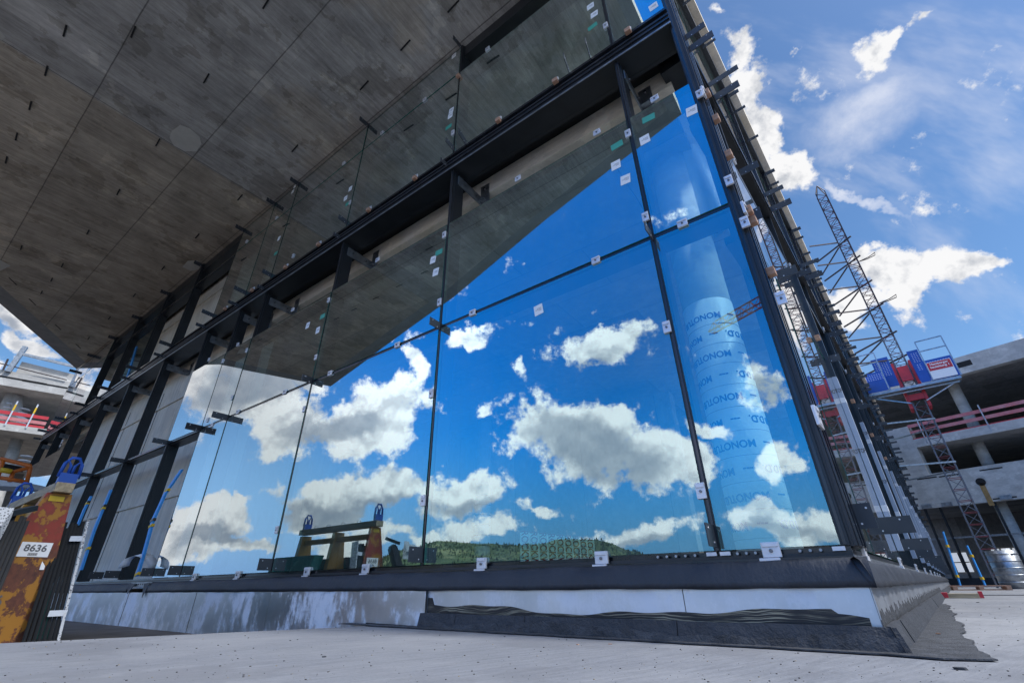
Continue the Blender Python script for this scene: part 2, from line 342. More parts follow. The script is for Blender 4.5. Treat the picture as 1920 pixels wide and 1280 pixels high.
def ground_mat():
    m, q, b = new_mat('concrete_deck')
    t = q.new('ShaderNodeTexCoord').outputs['Object']
    trow = q.noise(q.mapping(t, sc=(1.0, 9, 1)), 3.2, 8, .7)
    big = q.noise(t, .7, 6, .6); fine = q.noise(t, 60, 4, .7)
    cc = q.mix(q.mr(trow, .3, .7), (.125, .13, .14), (.25, .257, .27))
    cc = q.mix(q.mr(big, .38, .62, 0, .55, True), cc, (.30, .30, .30))
    cc = q.mix(q.mr(fine, .35, .8, 0, .5), cc, (.33, .335, .35))
    vo = q.new('ShaderNodeTexVoronoi'); q.l.new(t, vo.inputs[0]); vo.inputs['Scale'].default_value = 30
    sp = q.math('MULTIPLY', q.mr(q.math('ADD', vo.outputs['Distance'], q.math('MULTIPLY', fine, .1)), .10, .17, 1, 0), q.mr(q.noise(t, 2.3, 3), .5, .62, 0, 1))
    cc = q.mix(sp, cc, (.09, .085, .08))
    st = q.mr(q.noise(q.mapping(t, (5, 5, 5)), 1.3, 7, .65), .50, .62, 0, .5, True)
    cc = q.mix(st, cc, (.16, .162, .17))
    ck = q.new('ShaderNodeTexVoronoi'); ck.feature = 'DISTANCE_TO_EDGE'; q.l.new(q.vm('ADD', t, q.vm('SCALE', q.noise(t, 2.5, 6, .65, 1), scale=.9)), ck.inputs[0]); ck.inputs['Scale'].default_value = .55
    crk = q.math('MULTIPLY', q.mr(ck.outputs['Distance'], .0012, .0035, 1, 0), q.mr(q.noise(t, .8, 3), .5, .6, 0, .8))
    cc = q.mix(crk, cc, (.05, .05, .05))
    scr = q.math('MULTIPLY', q.mr(q.noise(q.mapping(t, (9, 2, 0), (0, 0, R(22)), (2.2, 26, 1)), 1.8, 5, .6), .62, .7, 0, .4, True), q.mr(big, .4, .6))
    cc = q.mix(scr, cc, (.12, .12, .13))
    q.l.new(cc, b.inputs['Base Color']); b.inputs['Roughness'].default_value = .82
    bn = q.new('ShaderNodeBump'); bn.inputs['Strength'].default_value = .5; bn.inputs['Distance'].default_value = .01
    q.l.new(q.math('ADD', trow, q.math('MULTIPLY', fine, .4)), bn.inputs['Height']); q.l.new(bn.outputs[0], b.inputs['Normal'])
    return m
M['deck'] = ground_mat()
M['earth'] = simple('dusty_floor', (.20, .165, .13), .9, 0, .5, 2, .4)
def glass_mat(name, f0, f1, tint, gh, gg_, ):
    m = D.materials.new(name); m.use_nodes = True; q = G(m.node_tree); q.n.clear()
    lw = q.new('ShaderNodeLayerWeight'); lw.inputs[0].default_value = .5
    tr = q.new('ShaderNodeBsdfTransparent'); tr.inputs[0].default_value = (*tint, 1)
    gl = q.new('ShaderNodeBsdfGlossy'); gl.inputs['Roughness'].default_value = 0.0
    fc = lw.outputs['Facing']
    q.l.new(q.mix(q.mr(fc, .3, .8), gh, gg_), gl.inputs[0])
    # barely wavy float glass
    t = q.new('ShaderNodeTexCoord').outputs['Object']
    bn = q.new('ShaderNodeBump'); bn.inputs['Strength'].default_value = .03; bn.inputs['Distance'].default_value = .01
    q.l.new(q.noise(t, .9, 1, .4), bn.inputs['Height']); q.l.new(bn.outputs[0], gl.inputs['Normal'])
    mx = q.new('ShaderNodeMixShader'); q.l.new(q.mr(fc, .15, .85, f0, f1), mx.inputs[0])
    q.l.new(tr.outputs[0], mx.inputs[1]); q.l.new(gl.outputs[0], mx.inputs[2])
    df = q.new('ShaderNodeBsdfDiffuse'); df.inputs[0].default_value = (.62, .62, .60, 1)
    dn = q.math('MULTIPLY', q.mr(q.noise(t, 1.4, 6, .65), .42, .75, .008, .05), q.mr(q.noise(q.mapping(t, sc=(6, 6, 1)), 3, 5, .6), .3, .7, .5, 1.3))
    m2 = q.new('ShaderNodeMixShader'); q.l.new(dn, m2.inputs[0]); q.l.new(mx.outputs[0], m2.inputs[1]); q.l.new(df.outputs[0], m2.inputs[2])
    o = q.new('ShaderNodeOutputMaterial'); q.l.new(m2.outputs[0], o.inputs[0])
    return m
M['glass'] = glass_mat('coated_glass', .29, .84, (.74, .98, 1.0), (.72, .96, 1.0), (1, .985, 1))
M['glass_side'] = glass_mat('side_glass', .12, .85, (.88, .98, .98), (.92, .98, 1.0), (1, .99, 1))
M['glass_in'] = glass_mat('clear_glass', .05, .35, (.86, .97, .96), (1, 1, 1), (1, 1, 1))
M['gedge'] = simple('green_glass_edge', (.01, .17, .13), .25, 0, .3)

# ---------------------------------------------------------------- object helpers
def tag(o, label=None, cat=None, group=None, kind=None):
    if label: o['label'] = label
    if cat: o['category'] = cat
    if group: o['group'] = group
    if kind: o['kind'] = kind
    return o
def empty(name, M4=None, label=None, cat=None, group=None):
    o = D.objects.new(name, None); col.objects.link(o); o.empty_display_size = .2
    if M4 is not None: o.matrix_world = M4
    return tag(o, label, cat, group)
class MB:
    """collects shapes; build() links them as ONE mesh object"""
    def __init__(s): s.bm = bmesh.new()
    def box(s, x0, x1, y0, y1, z0, z1, mi=0, m=None):
        vs = [s.bm.verts.new((x, y, z)) for z in (z0, z1) for y in (y0, y1) for x in (x0, x1)]
        if m is not None:
            for v in vs: v.co = m @ v.co
        for f in ((0, 2, 3, 1), (4, 5, 7, 6), (0, 1, 5, 4), (2, 6, 7, 3), (0, 4, 6, 2), (1, 3, 7, 5)):
            q = s.bm.faces.new([vs[i] for i in f]); q.material_index = mi
        return s
    def poly(s, pts, mi=0):
        f = s.bm.faces.new([s.bm.verts.new(p) for p in pts]); f.material_index = mi; return s
    def prism(s, pts, d, mi=0):
        d = Vector(d); n = len(pts); pts = [Vector(p) for p in pts]
        a = [s.bm.verts.new(p) for p in pts]; b = [s.bm.verts.new(p+d) for p in pts]
        for f in ([a[i] for i in range(n)], [b[i] for i in reversed(range(n))]):
            s.bm.faces.new(f).material_index = mi
        for i in range(n):
            s.bm.faces.new([a[i], b[i], b[(i+1) % n], a[(i+1) % n]]).material_index = mi
        return s
    def bar(s, p, q, w, h=None, mi=0, up=Vector((0, 0, 1))):
        p, q = Vector(p), Vector(q); h = h or w; d = (q-p).normalized()
        if abs(d.dot(up)) > .99: up = Vector((1, 0, 0))
        a = d.cross(up).normalized()*w/2; b = a.cross(d).normalized()*h/2
        v = [s.bm.verts.new(o + x + y) for o in (p, q) for x, y in ((-a, -b), (a, -b), (a, b), (-a, b))]
        for f in ((0, 1, 2, 3), (7, 6, 5, 4), (0, 4, 5, 1), (1, 5, 6, 2), (2, 6, 7, 3), (3, 7, 4, 0)):
            s.bm.faces.new([v[i] for i in f]).material_index = mi
        return s
    def tube(s, pts, r, n=8, mi=0, cap=True):
        pts = [Vector(p) for p in pts]; rings = []
        for i, p in enumerate(pts):
            d = (pts[min(i+1, len(pts)-1)] - pts[max(i-1, 0)]).normalized()
            up = Vector((0, 0, 1)) if abs(d.z) < .95 else Vector((1, 0, 0))
            a = d.cross(up).normalized(); b = a.cross(d).normalized()
            rr = r[i] if isinstance(r, (list, tuple)) else r
            rings.append([s.bm.verts.new(p + a*rr*math.cos(2*math.pi*k/n) + b*rr*math.sin(2*math.pi*k/n)) for k in range(n)])
        for u, v in zip(rings, rings[1:]):
            for k in range(n):
                f = s.bm.faces.new([u[k], u[(k+1) % n], v[(k+1) % n], v[k]]); f.material_index = mi; f.smooth = True
        if cap:
            s.bm.faces.new(list(reversed(rings[0]))).material_index = mi; s.bm.faces.new(rings[-1]).material_index = mi
        return s
    def build(s, name, mats, parent=None, bevel=0, M4=None):
        bmesh.ops.recalc_face_normals(s.bm, faces=s.bm.faces)
        me = D.meshes.new(name); s.bm.to_mesh(me); s.bm.free()
        for m in (mats if isinstance(mats, (list, tuple)) else [mats]): me.materials.append(M[m] if isinstance(m, str) else m)
        o = D.objects.new(name, me); col.objects.link(o)
        if parent is not None: o.parent = parent
        if M4 is not None: o.matrix_local = M4
        if bevel:
            b = o.modifiers.new('bevel', 'BEVEL'); b.width = bevel; b.segments = 2; b.limit_method = 'ANGLE'
        return o
def text_mesh(name, body, size, mat, parent=None, M4=None, extrude=.001, bend=None, align='CENTER', sx=1.0):
    cu = D.curves.new(name, 'FONT'); cu.body = body; cu.size = size; cu.align_x = align; cu.align_y = 'CENTER'; cu.extrude = extrude
    cu.resolution_u = 3; cu.offset = size*.022
    t = D.objects.new('tmp_text', cu); col.objects.link(t)
    dg = bpy.context.evaluated_depsgraph_get(); me = D.meshes.new_from_object(t.evaluated_get(dg)); D.objects.remove(t)
    me.name = name
    for v in me.vertices: v.co.x *= sx
    if bend: bend(me)
    me.materials.clear(); me.materials.append(M[mat])
    o = D.objects.new(name, me); col.objects.link(o)
    if parent is not None: o.parent = parent
    if M4 is not None: o.matrix_local = M4
    return o

# ================================================================ SETTING
# deck: the near slab has an edge running back to the facade; beyond it the floor lies a step lower
def LA(s, o, z=0): return C0 + DA*s + NA*o + Vector((0, 0, z))
def LB(s, o, z=0): return C0 + DB*s + NB*o + Vector((0, 0, z))
def loc(mat, v): return mat.inverted() @ Vector(v)
e0 = LA(3.85, .40); ed = (LA(4.95, 2.7)-e0).normalized()
MG = Matrix.Rotation(R(35), 4, 'Z')
def gl(v): return MG.inverted() @ Vector(v)
far_ = 700
mb = MB()
A_ = e0 - ed*.6; B_ = e0 + ed*60
pts = [A_, B_, Vector((-20, -far_, 0)), Vector((far_, -far_, 0)), Vector((far_, far_, 0)), LB(300, -6), LB(0, -6)]
for p in pts: p.z = 0
top = [mb.bm.verts.new(gl(p)) for p in pts]; mb.bm.faces.new(top)
a, b = gl(A_), gl(B_); mb.poly([a, b, b-Vector((0, 0, .20)), a-Vector((0, 0, .20))])
deck = mb.build('ground', 'deck', None, M4=MG); tag(deck, kind='structure')
mb = MB(); mb.poly([gl(v) for v in ((-far_, -far_, -.20), (far_, -far_, -.17), (far_, far_, -.20), (-far_, far_, -.20))])
low = mb.build('lower_ground', 'earth', None, M4=MG); tag(low, kind='structure')

# wooded hills round the valley, seen in the glass
def hills():
    m, q, b = new_mat('hill_forest')
    t = q.new('ShaderNodeTexCoord').outputs['Object']
    n = q.noise(t, .045, 6, .65); n2 = q.noise(t, .016, 4, .6)
    cc = q.mix(q.mr(n, .3, .7), (.04, .065, .022), (.15, .18, .055)); cc = q.mix(q.mr(n2, .55, .62, 0, .8, True), cc, (.30, .29, .12))
    q.l.new(cc, b.inputs['Base Color']); b.inputs['Roughness'].default_value = .95
    rnd = random.Random(3); mb = MB(); rows = []
    for i in range(0, 97):
        az = -180 + i*150/96
        # ridge read from the reflection
        ctrl = [(-180, 4.0), (-150, 2.3), (-135, 1.8), (-124, 2.4), (-121, 3.4), (-117.5, 4.6), (-114, 4.7), (-110, 4.2), (-104, 4.3), (-99, 4.6), (-95, 3.9), (-90, 2.2), (-85, .7), (-60, .35), (-30, .4)]
        for (a0, e0_), (a1, e1_) in zip(ctrl, ctrl[1:]):
            if a0 <= az <= a1:
                k = (az-a0)/(a1-a0); k = k*k*(3-2*k); el = e0_ + (e1_-e0_)*k
        dist = 620
        row = []
        for j in range(9):
            f = j/8; rr = dist*(.55 + .45*f); zz = math.tan(R(el*1.02))*dist*(f**1.25) + rnd.uniform(-1.2, 1.2)*f
            row.append(mb.bm.verts.new((math.sin(R(az))*rr, math.cos(R(az))*rr, zz - 1.5)))
        row.append(mb.bm.verts.new((math.sin(R(az))*dist*1.25, math.cos(R(az))*dist*1.25, -5)))
        rows.append(row)
    for u, v in zip(rows, rows[1:]):
        for k in range(9):
            f = mb.bm.faces.new([u[k], u[k+1], v[k+1], v[k]]); f.smooth = True
    tag(mb.build('hills', m), kind='structure')
    # conifers covering the ridge: one mass nobody could count
    mb = MB()
    for i in range(4200):
        az = rnd.uniform(-150, -84); f = rnd.random()**.35
        for (a0, e0_), (a1, e1_) in zip(ctrl, ctrl[1:]):
            if a0 <= az <= a1:
                k = (az-a0)/(a1-a0); k = k*k*(3-2*k); el = e0_ + (e1_-e0_)*k
        rr = 620*(.55+.45*f); zz = math.tan(R(el*1.02))*620*(f**1.25) - 2.2
        x, y = math.sin(R(az))*rr, math.cos(R(az))*rr; h = rnd.uniform(1.6, 3.8); w = h*.32; a0 = rnd.random()*6
        tip = mb.bm.verts.new((x, y, zz+h)); ring = [mb.bm.verts.new((x+w*math.cos(a0+k*1.2566), y+w*math.sin(a0+k*1.2566), zz+h*.1)) for k in range(5)]
        for k in range(5): mb.bm.faces.new([tip, ring[k], ring[(k+1) % 5]])
    tag(mb.build('forest', simple('forest_green', (.035, .06, .02), .95, 0, .6, .03)), 'dark conifer forest along the distant ridge reflected in the glass', 'forest', kind='stuff')
hills()

# ================================================================ CONCRETE BUILDING
bld = empty('concrete_building', MA, 'raw concrete building shell whose broad board-marked canopy slab overhangs the glazed facade', 'building')
ZS = 8.93
def cont_slab():
    mb = MB()
    out = [(24.9, -.02), (19.9, 3.45), (18.7, 7.2), (9.0, 5.45), (4.5, 4.35), (.70, 3.5), (.68, .25), (.0, -.06)]
    inn = [(26.49, -.02), (21.0, 3.75), (19.3, 8.1), (9.0, 6.0), (4.5, 4.8), (.50, 3.9), (.50, .25), (.0, -.06)]
    # underside, chamfered smooth edge and outer face
    n = len(out); sub = 1
    lower = [mb.bm.verts.new((s, o, ZS)) for s, o in out]
    # back edge of the underside runs into the building
    back = [mb.bm.verts.new((-.0, -24, ZS)), mb.bm.verts.new((26.5, -24, ZS)), mb.bm.verts.new((26.5, -.02, ZS))]
    mb.bm.faces.new([lower[0], *lower[1:], back[0], back[1], back[2]])
    mid = [mb.bm.verts.new((s, o, ZS+.16)) for s, o in inn]
    topv = [mb.bm.verts.new((s, o, ZS+.62)) for s, o in inn]
    for i in range(n-1):
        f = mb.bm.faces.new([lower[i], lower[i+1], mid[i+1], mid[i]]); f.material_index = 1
        f = mb.bm.faces.new([mid[i], mid[i+1], topv[i+1], topv[i]]); f.material_index = 2
    tb = [mb.bm.verts.new((0, -24, ZS+.62)), mb.bm.verts.new((26.5, -24, ZS+.62)), mb.bm.verts.new((26.5, -.02, ZS+.62))]
    mb.bm.faces.new([*topv, *tb])
    mb.bm.faces.new([lower[0], mid[0], topv[0], tb[2], back[2]]).material_index = 2
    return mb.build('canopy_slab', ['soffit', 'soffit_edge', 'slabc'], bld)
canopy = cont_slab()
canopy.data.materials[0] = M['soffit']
# cast-in slots of the slab underside
slots = [(122,58),(87,133),(57,198),(31,256),(387,147),(296,267),(222,360),(165,435),(40,464),(553,278),(450,370),(370,442),(683,160),(850,12),(500,5),(306,502),(252,553),(117,497),(97,524),(78,548),(205,596),(166,634),(12,300),(250,60),(760,85)]
def on_sof(x, y, z=ZS):
    v = ray(x, y); q = CAM + v*((z-CAM.z)/v.z); return (q-C0).dot(DA), (q-C0).dot(NA)
for x, y in slots:
    s0, o0 = on_sof(x, y); MB().box(-.14, .14, -.013, .013, -.012, .001).build('anchor_slot', 'dark', canopy, M4=Matrix.Translation((s0, o0, ZS-.002)) @ Matrix.Rotation(R(-4), 4, 'Z'))
for x, y in [(24,527),(61,566),(109,613),(147,649)]:
    s0, o0 = on_sof(x, y); MB().box(-.010, .010, -.2, .2, -.01, .001).build('anchor_slot', 'dark', canopy, M4=Matrix.Translation((s0, o0, ZS-.002)) @ Matrix.Rotation(math.atan2(4.9, 3.4), 4, 'Z'))
def patch(px, mat):
    mb = MB(); pts = []
    for x, y in px:
        s0, o0 = on_sof(x, y); pts.append((s0, o0, ZS-.006))
    mb.prism(pts, (0, 0, .004)); mb.build('mortar_patch', mat, canopy)
patch([(322,246),(338,234),(356,241),(374,256),(378,270),(368,284),(345,283),(326,273),(318,258)], 'mortar')
patch([(342,500),(352,489),(368,488),(380,494),(372,505),(358,508)], 'mortar')
patch([(0,58),(6,64),(10,70),(4,76),(-12,66)], 'mortar')
patch([(0,487),(20,498),(0,508),(-10,498)], 'mortar')
# intermediate floor slab, roof over the hall, back walls, concrete wall behind the facade
MB().box(.22, 26.3, -24, -.62, 5.60, 5.93).build('floor_slab', 'slabc', bld)
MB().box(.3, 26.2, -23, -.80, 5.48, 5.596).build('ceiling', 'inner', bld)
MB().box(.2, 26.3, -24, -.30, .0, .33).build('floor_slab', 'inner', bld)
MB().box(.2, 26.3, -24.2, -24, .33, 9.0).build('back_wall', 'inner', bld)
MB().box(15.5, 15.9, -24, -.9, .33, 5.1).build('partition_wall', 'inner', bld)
wl = MB()
wl.box(9.66, 20.9, -.92, -.62, .2, 5.596); wl.build('wall', 'wallc', bld)
wl = MB(); wl.box(10.9, 18.5, -.94, -.62, 5.934, ZS-.003); wl.build('wall', 'wallc', bld)
wl = MB()
for z in (2.05, 4.72, 8.2): MB().box(9.75 if z < 5 else 10.95, 18.4, -.618, -.585, z, z+.06).build('wall_joint', 'wallc', bld)
wl.bm.free()
wl = MB()
for s0 in (12.4, 15.0, 17.6): MB().box(s0, s0+.02, -.619, -.612, .25, 5.25).build('wall_seam', 'dark', bld)
wl.bm.free()
# inner wall added across the hall so it reads as a dark room
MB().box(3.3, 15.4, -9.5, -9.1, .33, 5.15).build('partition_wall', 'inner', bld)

# ================================================================ CURTAIN WALL A
cwa = empty('curtain_wall', MA, 'long glass facade under the canopy with tall blue reflecting panes in black steel framing', 'facade')
MS = [0.0, .66, 3.25, 5.87, 8.48, 9.55, 11.13, 13.65, 16.12, 18.65, 21.1, 23.6, 26.1]
for i, s0 in enumerate(MS):
    mb = MB(); w = .032 if i else .03
    zt = ZS-.02 if i > 1 else ZS+.4
    mb.box(s0-w, s0+w, -.225, -.045, .47, zt)
    mb.box(s0-.021, s0+.021, -.044, -.008, .475, zt-.003)
    mb.box(s0-.008, s0+.008, -.0075, -.001, .478, zt-.006, 1)
    mb.build('mullion', ['black', 'gloss'], cwa)
LAST = 26.1
def transom(z0, z1, s0, s1, o0=-.24, o1=-.045, name='transom', mat=('black', 'gloss')):
    # butted between mullions
    mb = MB()
    edges = [m for m in MS if s0-.01 <= m <= s1+.01]
    for a, b in zip(edges, edges[1:]): mb.box(a+.034, b-.034, o0, o1, z0, z1)
    mb.build(name, list(mat), cwa)
    mb = MB()
    for a, b in zip(edges, edges[1:]): mb.box(a+.019, b-.019, o1+.002, -.010, (z0+z1)/2-.021, (z0+z1)/2+.021)
    mb.build('gasket', ['gloss'], cwa)
transom(2.95, 3.03, 0, LAST); transom(4.50, 4.58, 5.87, 9.55); transom(8.03, 8.11, 3.25, LAST); transom(4.545, 4.585, 0, 5.87)
# base rail with ribs
mb = MB(); mb.box(-.02, LAST, -.2, -.012, .405, .445); mb.box(-.02, LAST, -.2, -.03, .446, .470, 1); mb.box(-.02, LAST, -.012, .012, .405, .424, 1); mb.build('base_rail', ['black', 'gloss'], cwa)
# storey beam and head beam
mb = MB(); mb.box(.03, LAST, -.33, -.28, 5.66, 5.96); mb.box(.03, LAST, -.70, -.331, 5.962, 5.98)  # thin rear plate added to block tinted light from the panes above
mb.box(-.0, LAST, -.278, .03, 5.66, 5.70, 0); mb.box(0, LAST, -.27, .012, 5.702, 5.90, 0)
mb.box(0, LAST, -.012, .035, 5.935, 5.975, 1); mb.box(0, LAST, .013, .03, 5.76, 5.775, 1); mb.box(0, LAST, .013, .026, 5.84, 5.85, 1)
mb.build('storey_beam', ['black', 'gloss'], cwa)
mb = MB(); mb.box(0, LAST, .031, .04, 5.652, 5.672); mb.build('beam_lip_highlight', 'galv', cwa)  # pale metal strip stands in for the highlight along the beam's lower edge
mb = MB(); mb.box(.72, LAST, -.50, -.06, ZS-.30, ZS-.01); mb.build('head_beam', 'black', cwa)
# anchor brackets fixing the mullions to the slab edge
def bracket(s0):
    mb = MB()
    mb.box(s0-.052, s0-.036, -.62, -.10, 5.43, 5.59); mb.box(s0-.20, s0-.037, -.632, -.61, 5.42, 5.80)
    mb.box(s0-.053, s0-.036, -.60, -.12, 5.42, 5.429)
    mb.box(s0-.16, s0-.053, -.608, -.54, 5.45, 5.465)
    for o1 in (-.20, -.48): mb.tube([(s0-.075, o1, 5.51), (s0-.053, o1, 5.51)], .016, 6, 1)
    mb.tube([(s0-.13, -.61, 5.70), (s0-.13, -.575, 5.70)], .02, 6, 1)
    mb.build('anchor_bracket', ['galv', 'bolt'], cwa)
for s0 in MS[1:]: bracket(s0)

def pane(par, frame, a, b, z0, z1, front_o=0.0, thick=.028, B=False):
    """double face glass slab: coated outer face, clear inner face, green cut edge"""
    mb = MB(); g_ = .022
    def V(s, o, z): return (o, s, z) if B else (s, o, z)
    fr = [mb.bm.verts.new(V(s, front_o, z)) for s, z in ((a+g_, z0), (b-g_, z0), (b-g_, z1), (a+g_, z1))]
    bk = [mb.bm.verts.new(V(s, front_o-thick, z)) for s, z in ((a+g_, z0), (b-g_, z0), (b-g_, z1), (a+g_, z1))]
    mb.bm.faces.new(fr); mb.bm.faces.new(list(reversed(bk))).material_index = 1
    for i in range(4): mb.bm.faces.new([fr[i], bk[i], bk[(i+1) % 4], fr[(i+1) % 4]]).material_index = 2
    o = mb.build('glass_pane', ['glass_side' if B else 'glass', 'glass_in', 'gedge'], par)
    c = Vector(V((a+b)/2, front_o, (z0+z1)/2)); rt = random.Random(int(a*131+z0*17))
    ax_ = 'Y' if B else 'X'
    o.matrix_local = Matrix.Translation(c) @ Matrix.Rotation(R(rt.uniform(-.16, .16)), 4, 'Z') @ Matrix.Rotation(R(rt.uniform(-.12, .12)), 4, ax_) @ Matrix.Translation(-c)
    return o
PANES = []
ROWS = [(.478, 2.965), (3.010, 4.61), (6.0, 8.055), (8.085, 8.86)]
for r, (z0, z1) in enumerate(ROWS):
    for i, (a, b) in enumerate(zip(MS, MS[1:])):
        ok = (b <= 9.6 or a >= 21) if r == 0 else (b <= 11.2 or a >= 21) if r in (1, 2) else (a >= 3.2 and b <= 11.2 or a >= 21)
        if r == 2 and i == 0: z1 = 8.6
        elif r == 2: z1 = 8.055
        if ok: PANES.append((r, a, b, z0, z1, pane(cwa, 'A', a, b, z0, z1)))
def pane_at(s, z):
    for r, a, b, z0, z1, o in PANES:
        if a <= s <= b and z0-.1 <= z <= z1+.1: return o
    return None
# clamps holding the panes: white pressure plate + lip + bolt
def clamp_bm(w=.085, h=.07, lip=True, vert=False):
    mb = MB()
    if vert: w, h = .06, .10
    mb.box(-w/2, w/2, .002, .020, -h/2, h/2); mb.box(-w/2+.006, w/2-.006, .0205, .027, h*.18, h*.42)
    if lip: mb.box(-w/2+.01, w/2+.02, -.006, .026, -h/2-.03, -h/2-.002)
    mb.tube([(0, .0205, -.005), (0, .030, -.005)], .009, 8, 1)
    return mb
clamp_proto = {}
def clamp(par, s, z, vert=False, lip=False, B=False, sc=1.0, o=0.0):
    k = (vert, lip)
    rotm = Matrix.Rotation(R(-90), 4, 'Z') if B else Matrix.Identity(4)   # turn y(out) onto x(out)
    M4 = Matrix.Translation((o, s, z) if B else (s, o, z)) @ rotm @ Matrix.Scale(sc, 4)
    if k not in clamp_proto:
        clamp_proto[k] = clamp_bm(lip=lip, vert=vert).build('clamp', ['white', 'bolt'], par, .002, M4); return clamp_proto[k]
    c = clamp_proto[k].copy(); col.objects.link(c); c.parent = par; c.matrix_local = M4; return c
CV = [(1178,252),(1211,408),(1251,614),(1315,920),(1136,50),(850,250),(834,441),(825,567),(810,738),(795,938),(657,380),(617,563),(593,670),(571,767),(520,993),(463,657),(436,745),(418,677),(390,787),(1312,178),(1367,340),(1397,418),(550,480),(1465,560)]
CH = [(1228,187),(1120,250),(972,336),(709,488),(550,581),(447,646),(393,674),(1280,420),(1118,489),(887,587),(746,647),(620,700),(535,735),(447,772),(398,797),(797,188),(717,250),(519,409),(463,453),(915,93),(830,112),(645,307)]
CB = [(1448,1036),(1130,1050),(905,1060),(687,1069),(577,1074),(447,1079),(366,1081)]
for x, y in CV: s, z = onA(x, y, .0); clamp(cwa, s, z, vert=True, sc=1.0 if x > 700 else .9)
for x, y in CH: s, z = onA(x, y, .0); clamp(cwa, s, z, sc=1.0)
for x, y in CB: s, z = onA(x, y, .0); clamp(cwa, s, .468, lip=True, sc=1.15)
# clamp on the corner bottom, with a big cover plate
# wooden setting blocks
def block(par, M4): return MB().box(-.035, .035, 0, .055, -.035, .03).build('spacer_block', 'wood', par, .004, M4)
for x, y in [(1182,75),(1044,168),(936,240),(778,347),(691,405),(597,467),(535,509),(472,552),(422,585)]:
    s, z = onA(x, y, .04); block(cwa, Matrix.Translation((s, .036, 5.955))); clamp(cwa, s, 6.01, sc=.85, o=.03)
for x, y in [(861,145),(520,372)]:
    s, z = onA(x, y, .0); block(cwa, Matrix.Translation((s, .0, z)))
# stickers on the glass
def sticker(x, y, mat='paper', w=.10, h=.115, rot=0):
    s, z = onA(x, y, .0); p = pane_at(s, z)
    if p is None: p = cwa
    M4 = Matrix.Translation((s, .0012, z)) @ Matrix.Rotation(R(rot), 4, 'Y')
    mb = MB().box(-w/2, w/2, 0, .0012, -h/2, h/2)
    if mat == 'paper':
        for k, ww in enumerate((.5, .7, .35)):
            mb.box(-w*.35, -w*.35+w*ww, .00122, .0019, h*(.12-.12*k), h*(.15-.12*k), 1)
    mb.build('sticker', [mat, 'print'], p, M4=M4)
for q in [(1107,12),(1114,27),(1225,13),(1297,208),(1209,262),(1155,310),(1173,337),(851,105),(846,207),(844,217),(812,487),(817,510),(657,354),(648,372),(523,447),(577,610),(596,619),(1010,581),(553,349),(549,359)]:
    sticker(*q, rot=random.uniform(-7, 7))
for q in [(1111,50),(1216,222),(1157,273),(841,238),(823,473),(652,382),(605,593),(517,475)]: sticker(*q, mat='green', w=.13, h=.085, rot=random.uniform(-5, 5))
# black fixing plates that stand out from the joints
plate_proto = None
def fin(par, s, z, L=.26, h=.11, B=False, o=.0, tilt=0):
    m = MB().box(-.004, .004, 0, L, -h/2, h/2)
    m.tube([(-.007, L*.75, h*.3), (.007, L*.75, h*.3)], .006, 6, 1); m.tube([(-.007, L*.3, -h*.3), (.007, L*.3, -h*.3)], .006, 6, 1)
    rotm = Matrix.Rotation(R(-90), 4, 'Z') if B else Matrix.Identity(4)
    return m.build('fixing_plate', ['plate', 'white'], par, 0, Matrix.Translation((o, s, z) if B else (s, o, z)) @ rotm @ Matrix.Rotation(R(tilt), 4, 'Z'))
for s in MS[1:5]: fin(cwa, s, .56, .17, .13)
for s in (9.55,): fin(cwa, s, .56, .17, .12)
for s in (11.13, 12.0): fin(cwa, s, .56, .22, .12)
for s in MS[1:]:
    if s > 9 or s < 6: fin(cwa, s, 3.0, .17 if s < 9 else .26, .10)
fin(cwa, 5.87, 3.0, .15, .1); fin(cwa, 8.48, 2.98, .26, .11); fin(cwa, 9.55, 2.98, .26, .11)
for s in MS[2:]: fin(cwa, s, 6.12, .19 if s < 9 else .26, .10, tilt=4); fin(cwa, s+.09, 5.80, .13 if s < 9 else .22, .08, o=.03)
for s in (.95, 1.25, 3.0): fin(cwa, s, 6.06, .22, .12, tilt=12)
for s in MS[2:]: fin(cwa, s, ZS-.1, .26, .12, o=-.04)
# packers and screw caps along the base rail near the corner
mb = MB()
for s in (.12, .17, .22, .45, .50, .55, .80, .86, .92, .98, 1.04): mb.tube([(s, -.012, .456), (s, .008, .456)], .008, 8)
mb.build('screw', 'galv', cwa)
mb = MB()
for s in (.035, .62, .70): mb.box(s-.03, s+.03, -.010, .004, .449, .470)
mb.build('end_clip', 'white', cwa)

# ================================================================ CURTAIN WALL B
cwb = empty('curtain_wall', MB_, 'side glass facade seen edge-on, bristling with dark fixing plates and film-wrapped mullions', 'facade')
BS = [.0] + [1.3 + 2.6*k for k in range(13)]
def bb(mb, s0, s1, o0, o1, z0, z1, mi=0): return mb.box(o0, o1, s0, s1, z0, z1, mi)
